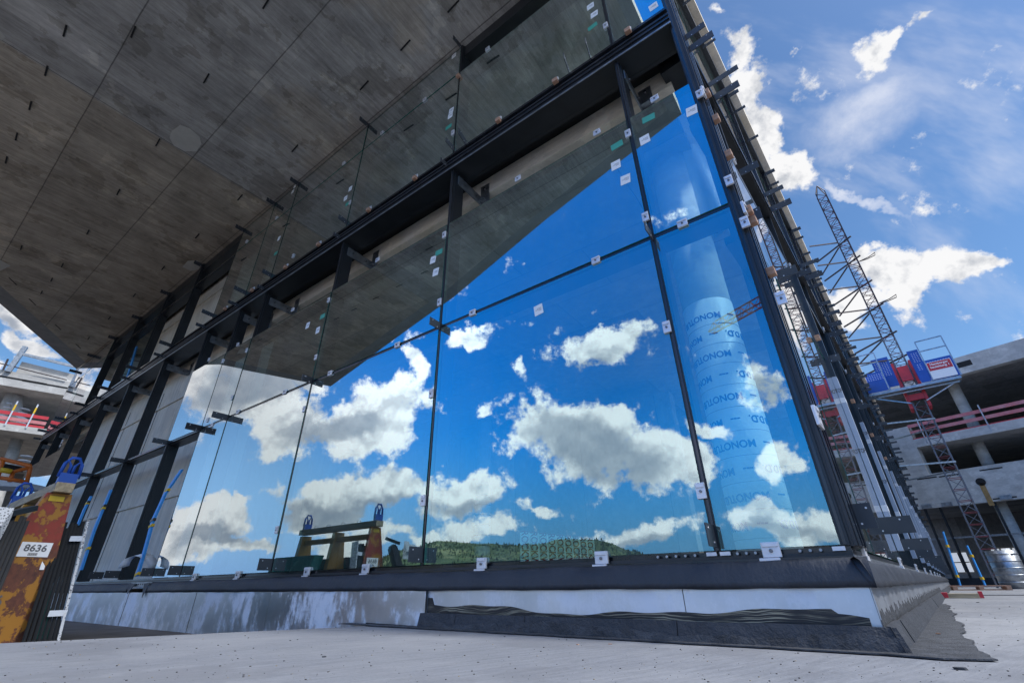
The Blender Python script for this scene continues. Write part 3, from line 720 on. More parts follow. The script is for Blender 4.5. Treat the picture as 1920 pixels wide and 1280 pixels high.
# ribbed corner post
mb = MB(); bb(mb, .03, .42, -.03, .035, .47, ZS+.4)
for k, (a, b_) in enumerate(((.0, .018), (.035, .06), (.085, .10), (.125, .16), (.19, .205), (.24, .29), (.33, .345))):
    bb(mb, .028+a, .028+b_, .036, .052 + (.012 if k % 2 else 0), .472, ZS+.39, 1 if k % 2 else 0)
mb.build('corner_post', ['black', 'gloss'], cwb)
mb = MB(); bb(mb, .425, .433, -.03, .052, .48, ZS+.3); bb(mb, .385, .390, .0355, .050, .48, ZS+.3); mb.build('glass_edge', 'gedge', cwb)
for s0 in BS[1:]:
    mb = MB(); bb(mb, s0-.03, s0+.03, -.26, -.045, .47, ZS-.02); bb(mb, s0-.02, s0+.02, -.044, -.002, .475, ZS-.023); mb.build('mullion', 'black', cwb)
    if s0 > 3:
        # film-wrapped cover profile up to the first transom
        mb = MB(); bb(mb, s0-.06, s0+.06, -.0015, .055, .60, 2.72, 0)
        for z in (1.15+.2*math.sin(s0), 2.35): bb(mb, s0-.063, s0+.063, -.001, .058, z, z+.07, 1)
        w = mb.build('wrapped_profile', ['film', 'tapew'], cwb, .003)
        if s0 < 9:
            for z, tx in ((2.52, 'TOP'), (1.72, 'TOP'), (.82, 'TOP')):
                text_mesh('lettering', tx, .075, 'print', w, Matrix.Translation((.028, s0-.0615, z)) @ Matrix.Rotation(R(90), 4, 'X'), sx=.5)
        mb = MB(); bb(mb, s0-.05, s0+.05, -.0015, .05, 2.725, 4.5, 0); mb.build('cover_profile', 'black', cwb)
        mb = MB(); bb(mb, s0-.05, s0+.05, -.0015, .05, 6.0, 8.9, 0); mb.build('cover_profile', 'gloss', cwb)
edges = BS
def transB(z0, z1, o0, o1, name, mat='black'):
    mb = MB()
    for a, b_ in zip(edges, edges[1:]): bb(mb, max(a+.035, .44), b_-.035, o0, o1, z0, z1)
    mb.build(name, mat, cwb)
transB(2.95, 3.03, -.2, -.045, 'transom'); transB(4.50, 4.60, -.2, .0, 'transom'); transB(8.03, 8.11, -.2, -.045, 'transom')
mb = MB(); bb(mb, .44, 34, -.33, -.27, 5.66, 5.96); bb(mb, .44, 34, -.269, .03, 5.66, 5.95); bb(mb, .44, 34, .031, .05, 5.70, 5.74, 1); bb(mb, .44, 34, .031, .045, 5.86, 5.90, 1); mb.build('storey_beam', ['black', 'gloss'], cwb)
mb = MB(); bb(mb, .44, 34, -.27, .08, 8.9, 9.28); mb.build('head_beam', ['black'], cwb)
mb = MB(); bb(mb, .03, 34, -.2, -.012, .405, .47); bb(mb, .03, 34, -.01, .02, .41, .43, 1); mb.build('base_rail', ['black', 'galv'], cwb)
mb = MB(); bb(mb, -.3, 34, -6, .20, 9.29, 9.66); mb.build('roof_edge', 'slabc', cwb)
for k, (a, b_) in enumerate(zip(BS, BS[1:])):
    a2 = .43 if k == 0 else a
    if k < 2:
        pane(cwb, 'B', a2, b_, .48, 2.975, B=True); pane(cwb, 'B', a2, b_, 3.0, 4.5, B=True)
    pane(cwb, 'B', a2, b_, 6.0, 8.05, B=True)
    pane(cwb, 'B', a2, b_, 8.09, 8.85, B=True)
rb = random.Random(11)
for k, s0 in enumerate(BS[1:]):
    for z, L, h in ((.66, .27, .115), (3.0, .18, .10), (4.45, .20, .10), (5.80, .33, .12), (6.12, .36, .09), (8.85, .28, .10)):
        if k > 6 and z < 2: pass
        fin(cwb, s0 + rb.uniform(-.03, .03), z, L*rb.uniform(.85, 1.1), h, B=True, o=.02)
    if k < 8:
        clamp(cwb, s0+.3, 6.0, B=True, o=.01); clamp(cwb, s0-.12, 4.55, B=True, o=.01); clamp(cwb, s0-.9, .47, lip=True, B=True, o=.02)
for s0, z, L, h in ((.30, .64, .10, .14), (.30, 3.02, .10, .12), (.36, 5.62, .26, .11), (.36, 5.86, .22, .10)):
    fin(cwb, s0, z, L, h, B=True, o=.05)
for q in range(14):
    s0 = BS[1+q//2]+.9*(q % 2)+.4
    fin(cwb, s0, 8.8, .22, .07, B=True, o=.04)
    if q > 3: fin(cwb, s0, 5.78, .24, .08, B=True, o=.04)
for s0, z in ((.10, 4.46), (.12, 4.1), (.11, 3.6), (.10, 2.93), (.16, 2.86), (.16, 2.35), (3.2, 3.05), (5.9, 2.95), (8.3, 2.9), (10.9, 2.9)):
    M4 = Matrix.Translation((.06 if s0 < 1 else .02, s0, z)) @ Matrix.Rotation(R(-90), 4, 'Z') @ Matrix.Rotation(R(8), 4, 'Y')
    block(cwb, M4)
for z in (4.44, 2.92, 1.20): clamp(cwb, .05, z, vert=True, B=True, o=.055, sc=1.2)
MB().box(.058, .075, -.0, .15, 1.13, 1.25).build('cover_plate', 'white', cwb, .003)

# ================================================================ BASE FLASHING
fl = empty('base_flashing', MA, 'waist of metal sheets, rubber skirt and bitumen felt around the foot of the glass facade', 'flashing')
def wavy_strip(mb, s0, s1, step, fn, o, th, mi=0, B=False):
    """strip whose top and bottom follow fn(s) -> (zb, zt); o may be a function"""
    n = max(2, int((s1-s0)/step)); rows = []
    for i in range(n+1):
        s = s0+(s1-s0)*i/n; zb, zt = fn(s); oo = o(s) if callable(o) else (o, o)
        q = []
        for (z, od) in ((zb, oo[0]), (zt, oo[1])):
            for t_ in (0, -th):
                s_ = s + ((oo[0]-od-t_)*1.09 if (i == 0 and s0 < -.1) else 0)
                q.append(mb.bm.verts.new((od+t_, s_, z) if B else (s_, od+t_, z)))
        rows.append(q)
    for u, v in zip(rows, rows[1:]):
        for a, b_ in ((0, 2), (2, 3), (3, 1), (1, 0)):
            f = mb.bm.faces.new([u[a], u[b_], v[b_], v[a]]); f.material_index = mi; f.smooth = False
    for q in (rows[0], rows[-1]): mb.bm.faces.new([q[0], q[2], q[3], q[1]]).material_index = mi
rn = random.Random(5)
def wob(s, seed=0, amp=1): return amp*(math.sin(s*3.1+seed)*.5+math.sin(s*7.7+seed*2)*.3+math.sin(s*17+seed)*.2)
# rubber skirt: three slightly bulging bands so it reads as a soft sheet
def skirt(name, s0, s1, B=False, ztop=.415, zbot=.272, o0=.028, parent=fl, cut=None):
    mb = MB(); n = int((s1-s0)/.06); prof = [(0, 0.0), (.12, .020), (.45, .036), (.75, .046), (1, .050)]
    rows = []
    for i in range(n+1):
        s = s0+(s1-s0)*i/n; row = []
        for k, (f, b_) in enumerate(prof):
            z = ztop + .012*wob(s, 3)*(1-f)*.4 + (zbot-ztop)*f + .004*wob(s*1.7, 1)*f
            od = o0 + b_ + .006*wob(s*2.3, k*1.3)*f + .004*math.sin(s*23+k)*f*(1 if B else .35)
            row.append(mb.bm.verts.new((od, s, z) if B else (s, od, z)))
        zi = zbot+.003
        row.append(mb.bm.verts.new((o0+.040, s, zi+.0) if B else (s, o0+.040, zi)))
        row.append(mb.bm.verts.new((o0-.02, s, ztop-.01) if B else (s, o0-.02, ztop-.01)))
        rows.append(row)
    for u, v in zip(rows, rows[1:]):
        for k in range(len(u)):
            f = mb.bm.faces.new([u[k], u[(k+1) % len(u)], v[(k+1) % len(u)], v[k]]); f.smooth = k < 4
    return mb
skirt('rubber_skirt', -.075, 9.35).build('rubber_skirt', 'membrane', fl)
skirt('rubber_skirt', 10.25, 28).build('rubber_skirt', 'membrane', fl)
mb = MB(); mb.prism([(9.34, .06, .41), (9.62, .05, .40), (9.40, .09, .20)], (0, .006, 0)); mb.build('rubber_flap', 'membrane', fl); mb = MB(); mb.prism([(10.0, .05, .40), (10.3, .06, .41), (10.1, .09, .25)], (0, .006, 0)); mb.build('rubber_flap', 'membrane', fl)
mb = MB(); mb.box(9.4, 10.3, .0, .03, .36, .42); 
for k in range(9): mb.tube([(9.48+k*.09, .03, .39), (9.48+k*.09, .034, .39)], .012, 8, 1)
mb.build('perforated_angle', ['galv', 'dark'], fl)
# metal sheets, A side: clean ones near the corner, weathered ones further left hanging proud
for a, b_, z0, z1, o, m_ in ((-.047, .90, .10, .285, .045, 'alu2'), (.905, 3.14, .10, .285, .045, 'alu2')):
    MB().box(a, b_, o-.003, o, z0, z1).build('metal_sheet', m_, fl)
for a, b_, o in ((3.10, 5.62, .070), (5.63, 7.55, .066), (7.56, 9.0, .070), (9.01, 10.1, .062), (10.11, 12.4, .068), (12.41, 15.2, .066), (15.21, 28, .068)):
    if a < 4: MB().prism([(a, o-.003, .012), (3.86, o-.003, .018), (3.86, o-.003, -.199), (b_, o-.003, -.199), (b_, o-.003, .272), (a, o-.003, .272)], (0, .003, 0)).build('metal_sheet', 'alu', fl)
    else: MB().box(a, b_, o-.003, o, -.199, .272).build('metal_sheet', 'alu', fl)
# black bitumen upstand with lap joints and brushed top smear
def up(s): return (.0, .112+.004*wob(s, 2))
for a, b_ in ((-.126, .95), (.955, 2.05), (2.055, 2.72), (2.725, 3.13)):
    mb = MB(); off = rn.uniform(0, .004)
    wavy_strip(mb, a, b_, .05, lambda s: (-.001, .108+.003*wob(s*2, a)), lambda s: (.118+off, .088+off), .02); mb.build('bitumen_felt', 'bitumen', fl)
def smear_top(s):
    return .150 + .020*math.sin(s*2.6+.6) + .010*math.sin(s*6.1) + .005*math.sin(s*15) + (.05 if s > 3.02 else 0) - (.02 if s < .15 else 0)
mb = MB(); wavy_strip(mb, -.0, 3.09, .025, lambda s: (.098, smear_top(s)), .0475, .002); mb.build('bitumen_smear', 'smear', fl)
MB().box(3.135, 4.0, .02, .064, .001, .085).build('bitumen_felt', 'bitumen', fl)
mb = MB()   # dusty lower band with a dried tide line
wavy_strip(mb, -.12, 3.12, .02, lambda s: (.004, .058 + .018*math.sin(s*3.3+2) + .006*math.sin(s*11) + .004*math.sin(s*31)), lambda s: (.1245, .1115), .003)
mb.build('dust_band', 'bitumen2', fl)
# B side
flb = empty('base_flashing', MB_, 'low dark base of felt and metal sheeting running back along the side facade', 'flashing')
skirt('x', -.075, 33, B=True).build('rubber_skirt', 'membrane', flb)
for k, (a, b_) in enumerate(((-.126, .42), (.425, 2.6), (2.605, 5.2), (5.205, 8), (8.005, 12), (12.005, 20), (20.005, 33))):
    MB().box(.045, .048, max(a, -.047), b_, .08, .285).build('metal_sheet', 'alu3', flb)
    mb = MB(); wavy_strip(mb, a, b_-.003, .06, lambda s: (-.001, .112+.004*wob(s*2, k)), lambda s: (.115+.004*(k % 2), .082+.004*(k % 2)), .02, B=True); mb.build('bitumen_felt', 'bitumen', flb)
mb = MB(); wavy_strip(mb, -.045, 12, .02, lambda s: (.10, .145+.02*abs(math.sin(s*9))+.016*math.sin(s*23)+.012*math.sin(s*61)), .0505, .002, B=True); mb.build('bitumen_smear', 'bitumen2', flb)
# felt apron on the deck, its ragged edge
def apron():
    mb = MB(); r2 = random.Random(9); pts = []
    for i in range(80): s = 4.1*(1-i/79); pts.append(LA(s, .185 + .012*wob(s*3) + r2.uniform(-.003, .003)))
    pts.append(LA(-.22, .24)); pts.append(LA(-.40, .17)+NB*0)
    for i in range(110):
        s = -.05 + 6.5*(i/109)**1.3; pts.append(LB(s, .36 + .035*wob(s*1.1, 1) + r2.uniform(-.006, .006) - .028*s))
    inn = [LB(6.45, .05), LB(0, .05), LA(0, .05), LA(4.1, .05)]
    vs = [Vector((p.x, p.y, .005)) for p in pts+inn]
    mb.prism(vs, (0, 0, .006)); o = mb.build('felt_apron', 'bitumen2'); 
    o.parent = flb; o.matrix_local = MB_.inverted()
apron()

# ================================================================ INSIDE THE HALL
def column(name, az, t, r, z0, z1, label, wraptop=None, text=False, lean=0.0, bands=False, group=None):
    x, y = math.sin(R(az))*t, math.cos(R(az))*t
    c = empty(name, Matrix.Translation((x, y, 0)), label, 'column', group)
    MB().tube([(0, 0, z0), (lean, 0, z1)], r, 40).build('shaft', 'farc', c)
    if wraptop:
        w = MB().tube([(0, 0, z0+.01), (0, 0, wraptop*.5), (0, 0, wraptop)], [r+.006, r+.008, r+.006], 48).build('paper_wrap', 'wrap', c)
        face = math.atan2(-x, y)   # turn toward the deck
        rr = r+.0095
        if text:
            k = 0; z = wraptop-.22
            while z > z0+.1:
                def bend(me, off=(.0 if k % 2 else .9)):
                    for v in me.vertices:
                        a = -(v.co.x)/rr + off; h = v.co.y; e = rr+v.co.z
                        v.co = Vector((e*math.sin(a), -e*math.cos(a), -h))
                # lettering stands on its head, as the paper tube was set upside down
                text_mesh('lettering', 'MONOTUB D.D.   ---   MONOTUB D.D.', .098, 'letter', w, Matrix.Translation((0, 0, z)) @ Matrix.Rotation(face, 4, 'Z'), bend=lambda me, b=bend: b(me), sx=.94)
                mb = MB(); mb.tube([(0, 0, z-.11), (0, 0, z-.107)], r+.0087, 48); mb.build('paper_seam', 'print', w)
                z -= .235; k += 1
        elif bands:
            z = z1-.3 if bands == 2 else wraptop-.3
            while z > z0+.1:
                MB().tube([(0, 0, z), (0, 0, z+.035)], r+.0095, 32).build('lettering_band', 'print', w); z -= .30
    return c
column('round_column', 27.25, 4.95, .262, .33, 5.49, 'thick round column behind the corner pane, wrapped in white paper with upside-down lettering', wraptop=3.08, text=True)
column('round_column', -3.75, 15.5, .24, .33, 5.49, 'slim banded column behind the biggest pane, left of the insulation boards', 3.2, bands=True)
column('round_column', 8.3, 15.5, .20, .33, 5.49, 'slim banded column behind the biggest pane, right of the insulation boards', 2.6, bands=True)
column('round_column', 11.3, 19, .20, .33, 5.49, 'small distant banded column nearest the lower right of the biggest pane', 1.9, bands=True)
column('round_column', 29.6, 5.05, .26, 5.94, 8.92, 'upper-storey round column behind the topmost corner pane, wrapped in paper', 8.6, text=True)
cs_ = onA(258, 690, -1.3)[0]; cp_ = LA(cs_, -1.3)
cc = column('round_column', math.degrees(math.atan2(cp_.x, cp_.y)), math.hypot(cp_.x, cp_.y), .36, 5.94, 8.92, 'upper-storey banded column beside a blue strip behind the left framing', 8.8, bands=2)
# insulation boards
for i in range(9):
    t = 8.6 + .20*i; az = 1.2 + 1.12*i*(1-.02*i)
    x, y = math.sin(R(az))*t, math.cos(R(az))*t
    b = empty('insulation_pack', Matrix.Translation((x, y, .335)) @ Matrix.Rotation(R(-az-6), 4, 'Z'),
              ['pale green insulation pack standing leftmost in the row behind the biggest pane', 'insulation pack second from the left end of the row behind the glass', 'insulation pack third from the left, with a scrawl beside its red print', 'insulation pack fourth from the left of the upright row', 'insulation pack in the middle of the upright row', 'insulation pack just right of the middle of the row', 'insulation pack third from the right end of the row', 'insulation pack second from the right end of the row', 'insulation pack at the far right end of the row, near the slim column'][i], 'insulation', 'insulation packs standing in a row')
    MB().box(-.085, .085, 0, .12, 0, .80).build('board', 'rock', b, .01)
    text_mesh('lettering', 'ROCKWOOL', .17, 'redink', b, Matrix.Translation((0, -.004, .40)) @ Matrix.Rotation(R(90), 4, 'X') @ Matrix.Rotation(R(-90), 4, 'Z'), sx=.85)

# ================================================================ BLUE FOAM STRIPS in the open bays
def strip(px, t, w, label, tapes):
    pts = [P(x, y, t+dt) for x, y, dt in px]
    e = empty('foam_strip', Matrix.Translation(pts[0]), label, 'foam strip', 'blue foam strips tied to the mullions')
    q = [p-pts[0] for p in pts]; mb = MB()
    r_ = Vector((DA.x, DA.y, 0))*w/2; n_ = NA*.018
    rows = [[mb.bm.verts.new(p+a) for a in (-r_-n_, r_-n_, r_+n_, -r_+n_)] for p in q]
    for u, v in zip(rows, rows[1:]):
        for k in range(4): mb.bm.faces.new([u[k], u[(k+1) % 4], v[(k+1) % 4], v[k]])
    mb.bm.faces.new(rows[0]); mb.bm.faces.new(rows[-1]); mb.build('strip', 'blue', e)
    for f, mt in tapes:
        k = f*(len(q)-1); i = min(int(k), len(q)-2); p = q[i].lerp(q[i+1], k-i)
        MB().box(-w*.75, w*.75, -.024, .024, -.022, .022).build('tape_band', mt, e, M4=Matrix.Translation(p) @ Matrix.Rotation(math.atan2(DA.y, DA.x), 4, 'Z') @ Matrix.Rotation(R(14), 4, 'Y'))
def tA(s, o):
    v = LA(s, o); return math.hypot(v.x, v.y)
strip([(257,1080,.0),(272,1030,0),(287,975,0),(310,925,.02),(341,880,.05)], tA(9.9, -.1), .085, 'long curved blue foam strip beside the last reflecting pane', [(.02,'yellow'),(.45,'yellow'),(.5,'black'),(.78,'yellow')])
strip([(152,1068,0),(178,990,0),(208,918,0)], tA(11.6, -.02), .075, 'blue foam strip beside the black profile bundle', [(.25,'yellow'),(.75,'yellow'),(.78,'black')])
strip([(146,984,0),(158,955,0),(171,930,0)], tA(12.7, -.02), .07, 'short blue foam strip one bay left of the long straight strip', [(.72,'yellow'),(.76,'black')])
strip([(106,975,0),(118,948,0)], tA(14.6, -.02), .08, 'small blue foam scrap just right of the blue lifting handle', [(.5,'yellow')])
strip([(232,727,0),(244,690,0),(256,650,0)], tA(20.3, -.45), .18, 'upper blue strip standing beside the banded column', [])
# bent sheet of translucent plastic
mb = MB(); n = 10; rows = []
for i in range(n+1):
    a = math.pi*(1-i/n)*.95; x = 270 + 28*math.cos(a); y = 1062 - 26*math.sin(a) + (2 if i < 5 else 0)
    p = P(x, y, tA(10, .12)); q = p + NA*.14 - Vector((0, 0, .05)); rows.append((mb.bm.verts.new(p), mb.bm.verts.new(q)))
for u, v in zip(rows, rows[1:]): mb.bm.faces.new([u[0], u[1], v[1], v[0]]).smooth = True
o = mb.build('plastic_sheet', 'whiteplastic'); sm = o.modifiers.new('thickness', 'SOLIDIFY'); sm.thickness = .004
tag(o, 'thin translucent plastic sheet bent into an arch on the base rail', 'plastic sheet')

# ================================================================ RUSTY STILLAGE with black profiles
st = empty('stillage', MA @ Matrix.Translation((6.6, 2.05, -.198)), 'rusty yellow steel stillage with a timber rail and blue lifting loops', 'stillage')
def sp(mb, s0, s1, o0, o1, z0, z1, mi=0): return mb.box(s0, s1, o0, o1, z0, z1, mi)
mb = MB(); mb.prism([(.0, .10, 1.40), (.0, -.10, 1.40), (.0, -.30, 0), (.0, .42, 0)], (.05, 0, 0))
mb.prism([(.051, .10, 1.40), (.051, .07, 1.40), (.051, .36, 0), (.051, .42, 0)], (.09, 0, 0)); mb.build('end_post', 'rust', st, .003)
for s0, m_ in ((1.0, 'yel'), (2.05, 'yel')):
    mb = MB(); mb.prism([(s0, .09, 1.38), (s0, -.09, 1.38), (s0, -.24, 0), (s0, .30, 0)], (.10, 0, 0)); mb.build('post', m_, st, .003)
MB().box(-.08, 2.25, -.075, .075, 1.405, 1.50).build('timber_rail', 'plank', st, .004)
MB().box(.15, 2.1, -.05, .05, 1.22, 1.30).build('rail', 'yel', st)
MB().box(.05, 2.1, .20, .34, .05, .16).build('base_beam', 'rust', st); MB().box(.05, 2.1, -.28, -.14, .05, .16).build('base_beam', 'rust', st)
for s0 in (-.02, 2.12):
    mb = MB(); mb.box(s0-.03, s0+.03, -.075, .075, 1.45, 1.60)
    for d in (-.045, .045):
        mb.tube([(s0, d-.03, 1.60), (s0, d-.028, 1.68), (s0, d, 1.73), (s0, d+.028, 1.68), (s0, d+.03, 1.60)], .014, 8)
    mb.tube([(s0, -.08, 1.56), (s0, -.07, 1.70), (s0, -.03, 1.765), (s0, .03, 1.765), (s0, .07, 1.70), (s0, .08, 1.56)], .017, 8)
    mb.build('lifting_loop', 'cage_blue', st)
for s0 in (.5, .95, 1.4, 1.8): MB().tube([(s0, -.04, 1.5), (s0, -.03, 1.54), (s0, .03, 1.54), (s0, .04, 1.5)], .006, 6).build('strap_ring', 'galv', st)
mb = MB(); mb.box(-.006, -.001, -.115, .115, .80, .93); lb = mb.build('label', 'paper', st)
text_mesh('lettering', '8636', .085, 'print', lb, Matrix.Translation((-.0065, .0, .875)) @ Matrix.Rotation(R(-90), 4, 'Z') @ Matrix.Rotation(R(90), 4, 'X'))
mb = MB()
for k in range(14): mb.box(-.0075, -.0063, -.03+.005*k, -.0275+.005*k+(.001 if k % 3 else 0), .81, .835)
mb.build('bar_print', 'print', lb)
text_mesh('lettering', '636', .13, 'print', st, Matrix.Translation((-.003, .16, .42)) @ Matrix.Rotation(R(-90), 4, 'Z') @ Matrix.Rotation(R(90), 4, 'X'))
MB().box(-.004, -.0005, -.05, .07, 1.32, 1.37).build('paint_mark', 'yellow', st)
# glass packs lashed to the stillage, visible in the reflection
gp = empty('glass_pack', MA @ Matrix.Translation((7.2, 2.55, -.17)), 'dark green pack of glass panes leaning on the far side of the stillage', 'glass pack')
MB().prism([(0, .0, 0), (0, .20, 0), (0, -.12, .95), (0, -.32, .95)], (1.9, 0, 0)).build('panes', 'gedge', gp)
MB().prism([(.3, -.0, .02), (.3, .21, .02), (.3, -.11, .955), (.3, -.33, .955)], (.10, 0, 0)).build('strap', 'black', gp)
gp = empty('glass_pack', MA @ Matrix.Translation((7.75, 1.40, -.17)), 'dark green glass pack leaning on the facade side of the stillage, behind the black profiles', 'glass pack')
MB().prism([(0, .0, 0), (0, .18, 0), (0, .50, .98), (0, .32, .98)], (1.3, 0, 0)).build('panes', 'gedge', gp)
# bundles of black profiles leaning on its end
def bundle(name, pb, pt, n, w, label, t0, t1, hs=0):
    b0, b1 = P(*pb[0], t0), P(*pb[1], t0); u0, u1 = P(*pt[0], t1), P(*pt[1], t1)
    b0.z = b1.z = -.198
    e = empty(name, Matrix.Translation(b0), label, 'profiles')
    for i in range(n):
        f = (i+.5)/n; p = b0.lerp(b1, f); q = u0.lerp(u1, f); q = q + (q-p)*(.05*math.sin(i*2.3)*.6)
        d = (b1-b0).length/n*.9
        mb = MB(); mb.bar(p-b0, q-b0, .09, d*.90, up=(b1-b0)); mb.bar(p-b0+Vector((0, 0, .01)), q-b0-Vector((0, 0, .01)), .10, d*.40, 1, up=(b1-b0)); mb.build('profile', ['profile', 'profile'], e, .003)
    return e, b0, b1, u0, u1
e, b0, b1, u0, u1 = bundle('profile_bundle', ((44,1196),(112,1190)), ((112,985),(158,985)), 7, .06, 'bundle of long black profiles leaning against the rusty post, edged with speckled foam', 6.75, 6.95)
mb = MB(); mb.bar(b1-b0+Vector((.02, 0, 0)), u1-b0+Vector((.02, .0, .04)), .12, .022, up=(b1-b0)); mb.build('edge_foam', 'speck', e)
for f in (.28, .88):
    p = b0.lerp(u0, f)-b0; q = b1.lerp(u1, f)-b0; vw = (CAM-b0); vw.z = 0; vw.normalize()
    mb = MB(); mb.bar(p.lerp(q, .55)+vw*.07, q+(q-p)*.12+vw*.06, .03, .05); mb.build('tape_band', 'tapew', e)
for p_ in ((.35, .62), (.42, .80)):
    q = b0.lerp(u0, p_[1]).lerp(b1.lerp(u1, p_[1]), -.12)-b0; vw = (CAM-b0).normalized()
    MB().bar(q+vw*.05, q+vw*.05+(u0-b0).normalized()*.14, .035, .006).build('paper_tag', 'paper', e)
e, b0, b1, u0, u1 = bundle('profile_bundle', ((-110,1215),(-38,1207)), ((12,975),(56,975)), 6, .06, 'second bundle of black profiles at the left border, topped with white speckled foam', 6.0, 6.6)
mb = MB(); q = P(2, 985, 6.35)-b0; mb.prism([q, P(27, 952, 6.4)-b0, P(24, 962, 6.4)-b0, P(14, 985, 6.4)-b0, P(0, 1012, 6.4)-b0, P(-30, 1010, 6.4)-b0, P(-30, 958, 6.4)-b0, P(0, 960, 6.4)-b0], NA*.1); mb.build('edge_foam', 'speck', e)
tag(MB().bar(P(20, 962, 6.5), P(66, 952, 6.7), .05, .05).build('steel_bar', 'black', None), 'short dark steel bar resting across the tops of the leaning profiles', 'bar')

# ================================================================ RIGHT BACKGROUND BUILDING
THR = R(145); DR = Vector((math.sin(THR), math.cos(THR), 0)); NR = Vector((DR.y, -DR.x, 0))   # DR runs right/toward us
if NR.dot(CAM) > 0: pass
D0 = 38.0
PR0 = Vector((0, 0, 0)) + Vector((math.sin(THR-R(90)), math.cos(THR-R(90)), 0))*D0         # foot of the perpendicular
NRo = -Vector((math.sin(THR-R(90)), math.cos(THR-R(90)), 0))                                 # outward (towards us)
MR = Matrix((( DR.x, NRo.x, 0, PR0.x), (DR.y, NRo.y, 0, PR0.y), (0, 0, 1, 0), (0, 0, 0, 1)))
if MR.to_3x3().determinant() < 0:
    DR = -DR; MR = Matrix((( DR.x, NRo.x, 0, PR0.x), (DR.y, NRo.y, 0, PR0.y), (0, 0, 1, 0), (0, 0, 0, 1)))
def onR(x, y, o=0):
    v = ray(x, y); p0 = PR0 + NRo*o; t = (p0-CAM).dot(NRo)/v.dot(NRo); q = CAM+v*t
    return (q-PR0).dot(DR), q.z
rb_ = empty('parking_building', MR, 'unfinished multi-storey concrete building at the right, open floors behind the hoist', 'building')
def zR(x, y): return onR(x, y)[1]
x0 = onR(1600, 800)[0]; x1 = onR(2500, 700)[0]; XA, XB = min(x0, x1)-45, max(x0, x1)+5
zt, zb = (zR(1766, 677)+zR(1920, 635))/2, (zR(1774, 708)+zR(1920, 671))/2
xr = onR(1690, 720)[0]; near_lo = xr < onR(1900, 700)[0]
def rbox(mb, a, b_, o0, o1, z0, z1, mi=0): return mb.box(min(a, b_), max(a, b_), o0, o1, z0, z1, mi)
print('R levels', zt, zb)
mb = MB(); rbox(mb, XA, XB, -.5, 0, zb, zt); mb.build('roof_parapet', 'farc', rb_)
mb = MB(); rbox(mb, XA, XB, -24, -.51, zb+.35, zt-.05); mb.build('roof_slab', 'inner', rb_)
def lv(pts): return sum(zR(*p) for p in pts)/len(pts)
f2t, f2b = lv([(1760,862-22),(1920,795)]), lv([(1700,892-15),(1920,818)])
f2t = lv([(1710,822),(1920,785)]); f2b = lv([(1720,836),(1920,803)])
bt, bb_ = lv([(1703,893),(1920,863)]), lv([(1738,952),(1920,935)])
print('levels', f2t, f2b, bt, bb_)
mb = MB(); rbox(mb, XA, XB, -24, 0, f2b, f2t); mb.build('floor_slab', 'farc', rb_)
mb = MB(); rbox(mb, XA, XB, -.4, .02, bb_, bt); mb.build('spandrel_beam', 'farc', rb_)
mb = MB(); rbox(mb, XA, XB, -24, -.41, bt-.5, bt-.1); mb.build('floor_slab', 'inner', rb_)
mb = MB(); rbox(mb, XA, XB, -24.4, -24, -.1, zt); mb.build('back_wall', 'inner', rb_)
pa, pb_ = onR(1668, 860)[0], onR(1728, 860)[0]
mb = MB(); rbox(mb, pa, pb_, -.8, .01, bt+.002, f2b-.002); mb.build('pier', 'farc', rb_)
mb = MB(); rbox(mb, XA, xr-.02 if near_lo else xr+.02, -.8, 0, 0, f2b-.004) if False else rbox(mb, pa, pb_, -.8, .0, f2t+.002, f2t+.9); mb.build('pier', 'farc', rb_)
mb = MB()
def rcol(x, y0, y1, z0, z1, r, o=-2.0):
    xx = onR(x, (y0+y1)/2, o)[0]; m = MB(); m.tube([(xx, o, z0), (xx, o, z1)], r, 20); return m.build('column', 'farc', rb_)
rcol(1806, 720, 800, f2t, zb+.2, .30); rcol(1840, 820, 870, bt, f2b-.002, .30); rcol(1905, 950, 1060, 0, bb_+.1, .30, -1.2); rcol(1960, 700, 1060, 0, bb_+.1, .30, -6); rcol(1700, 950, 1060, 0, bb_+.1, .30, -8)
# recess slots, drain hole and rust run of the spandrel
def rr(x, y, w, h, mat, name, o=.022, th=.006):
    xx, zz = onR(x, y); return MB().box(xx-w/2, xx+w/2, o, o+th, zz-h/2, zz+h/2).build(name, mat, rb_)
for x, y in ((1738,896),(1780,891),(1858,879),(1884,933)): rr(x, y, 1.0, .07, 'dark', 'slot')
xx, zz = onR(1839, 903); mb = MB(); mb.tube([(xx, .0, zz), (xx, .03, zz)], .22, 20); mb.build('drain_hole', 'dark', rb_)
rr(1850, 926, .24, 1.25, simple('rust_stain', (.42, .26, .10), .9, 0, .4, 6), 'rust_stain', .024)
rr(1808, 682, .7, .35, 'dark', 'vent_opening', .002)
for x, y in ((1738,949),(1776,945),(1886,932)): rr(x, y, .5, .22, 'galv', 'cast_in_bracket', .03, .05)
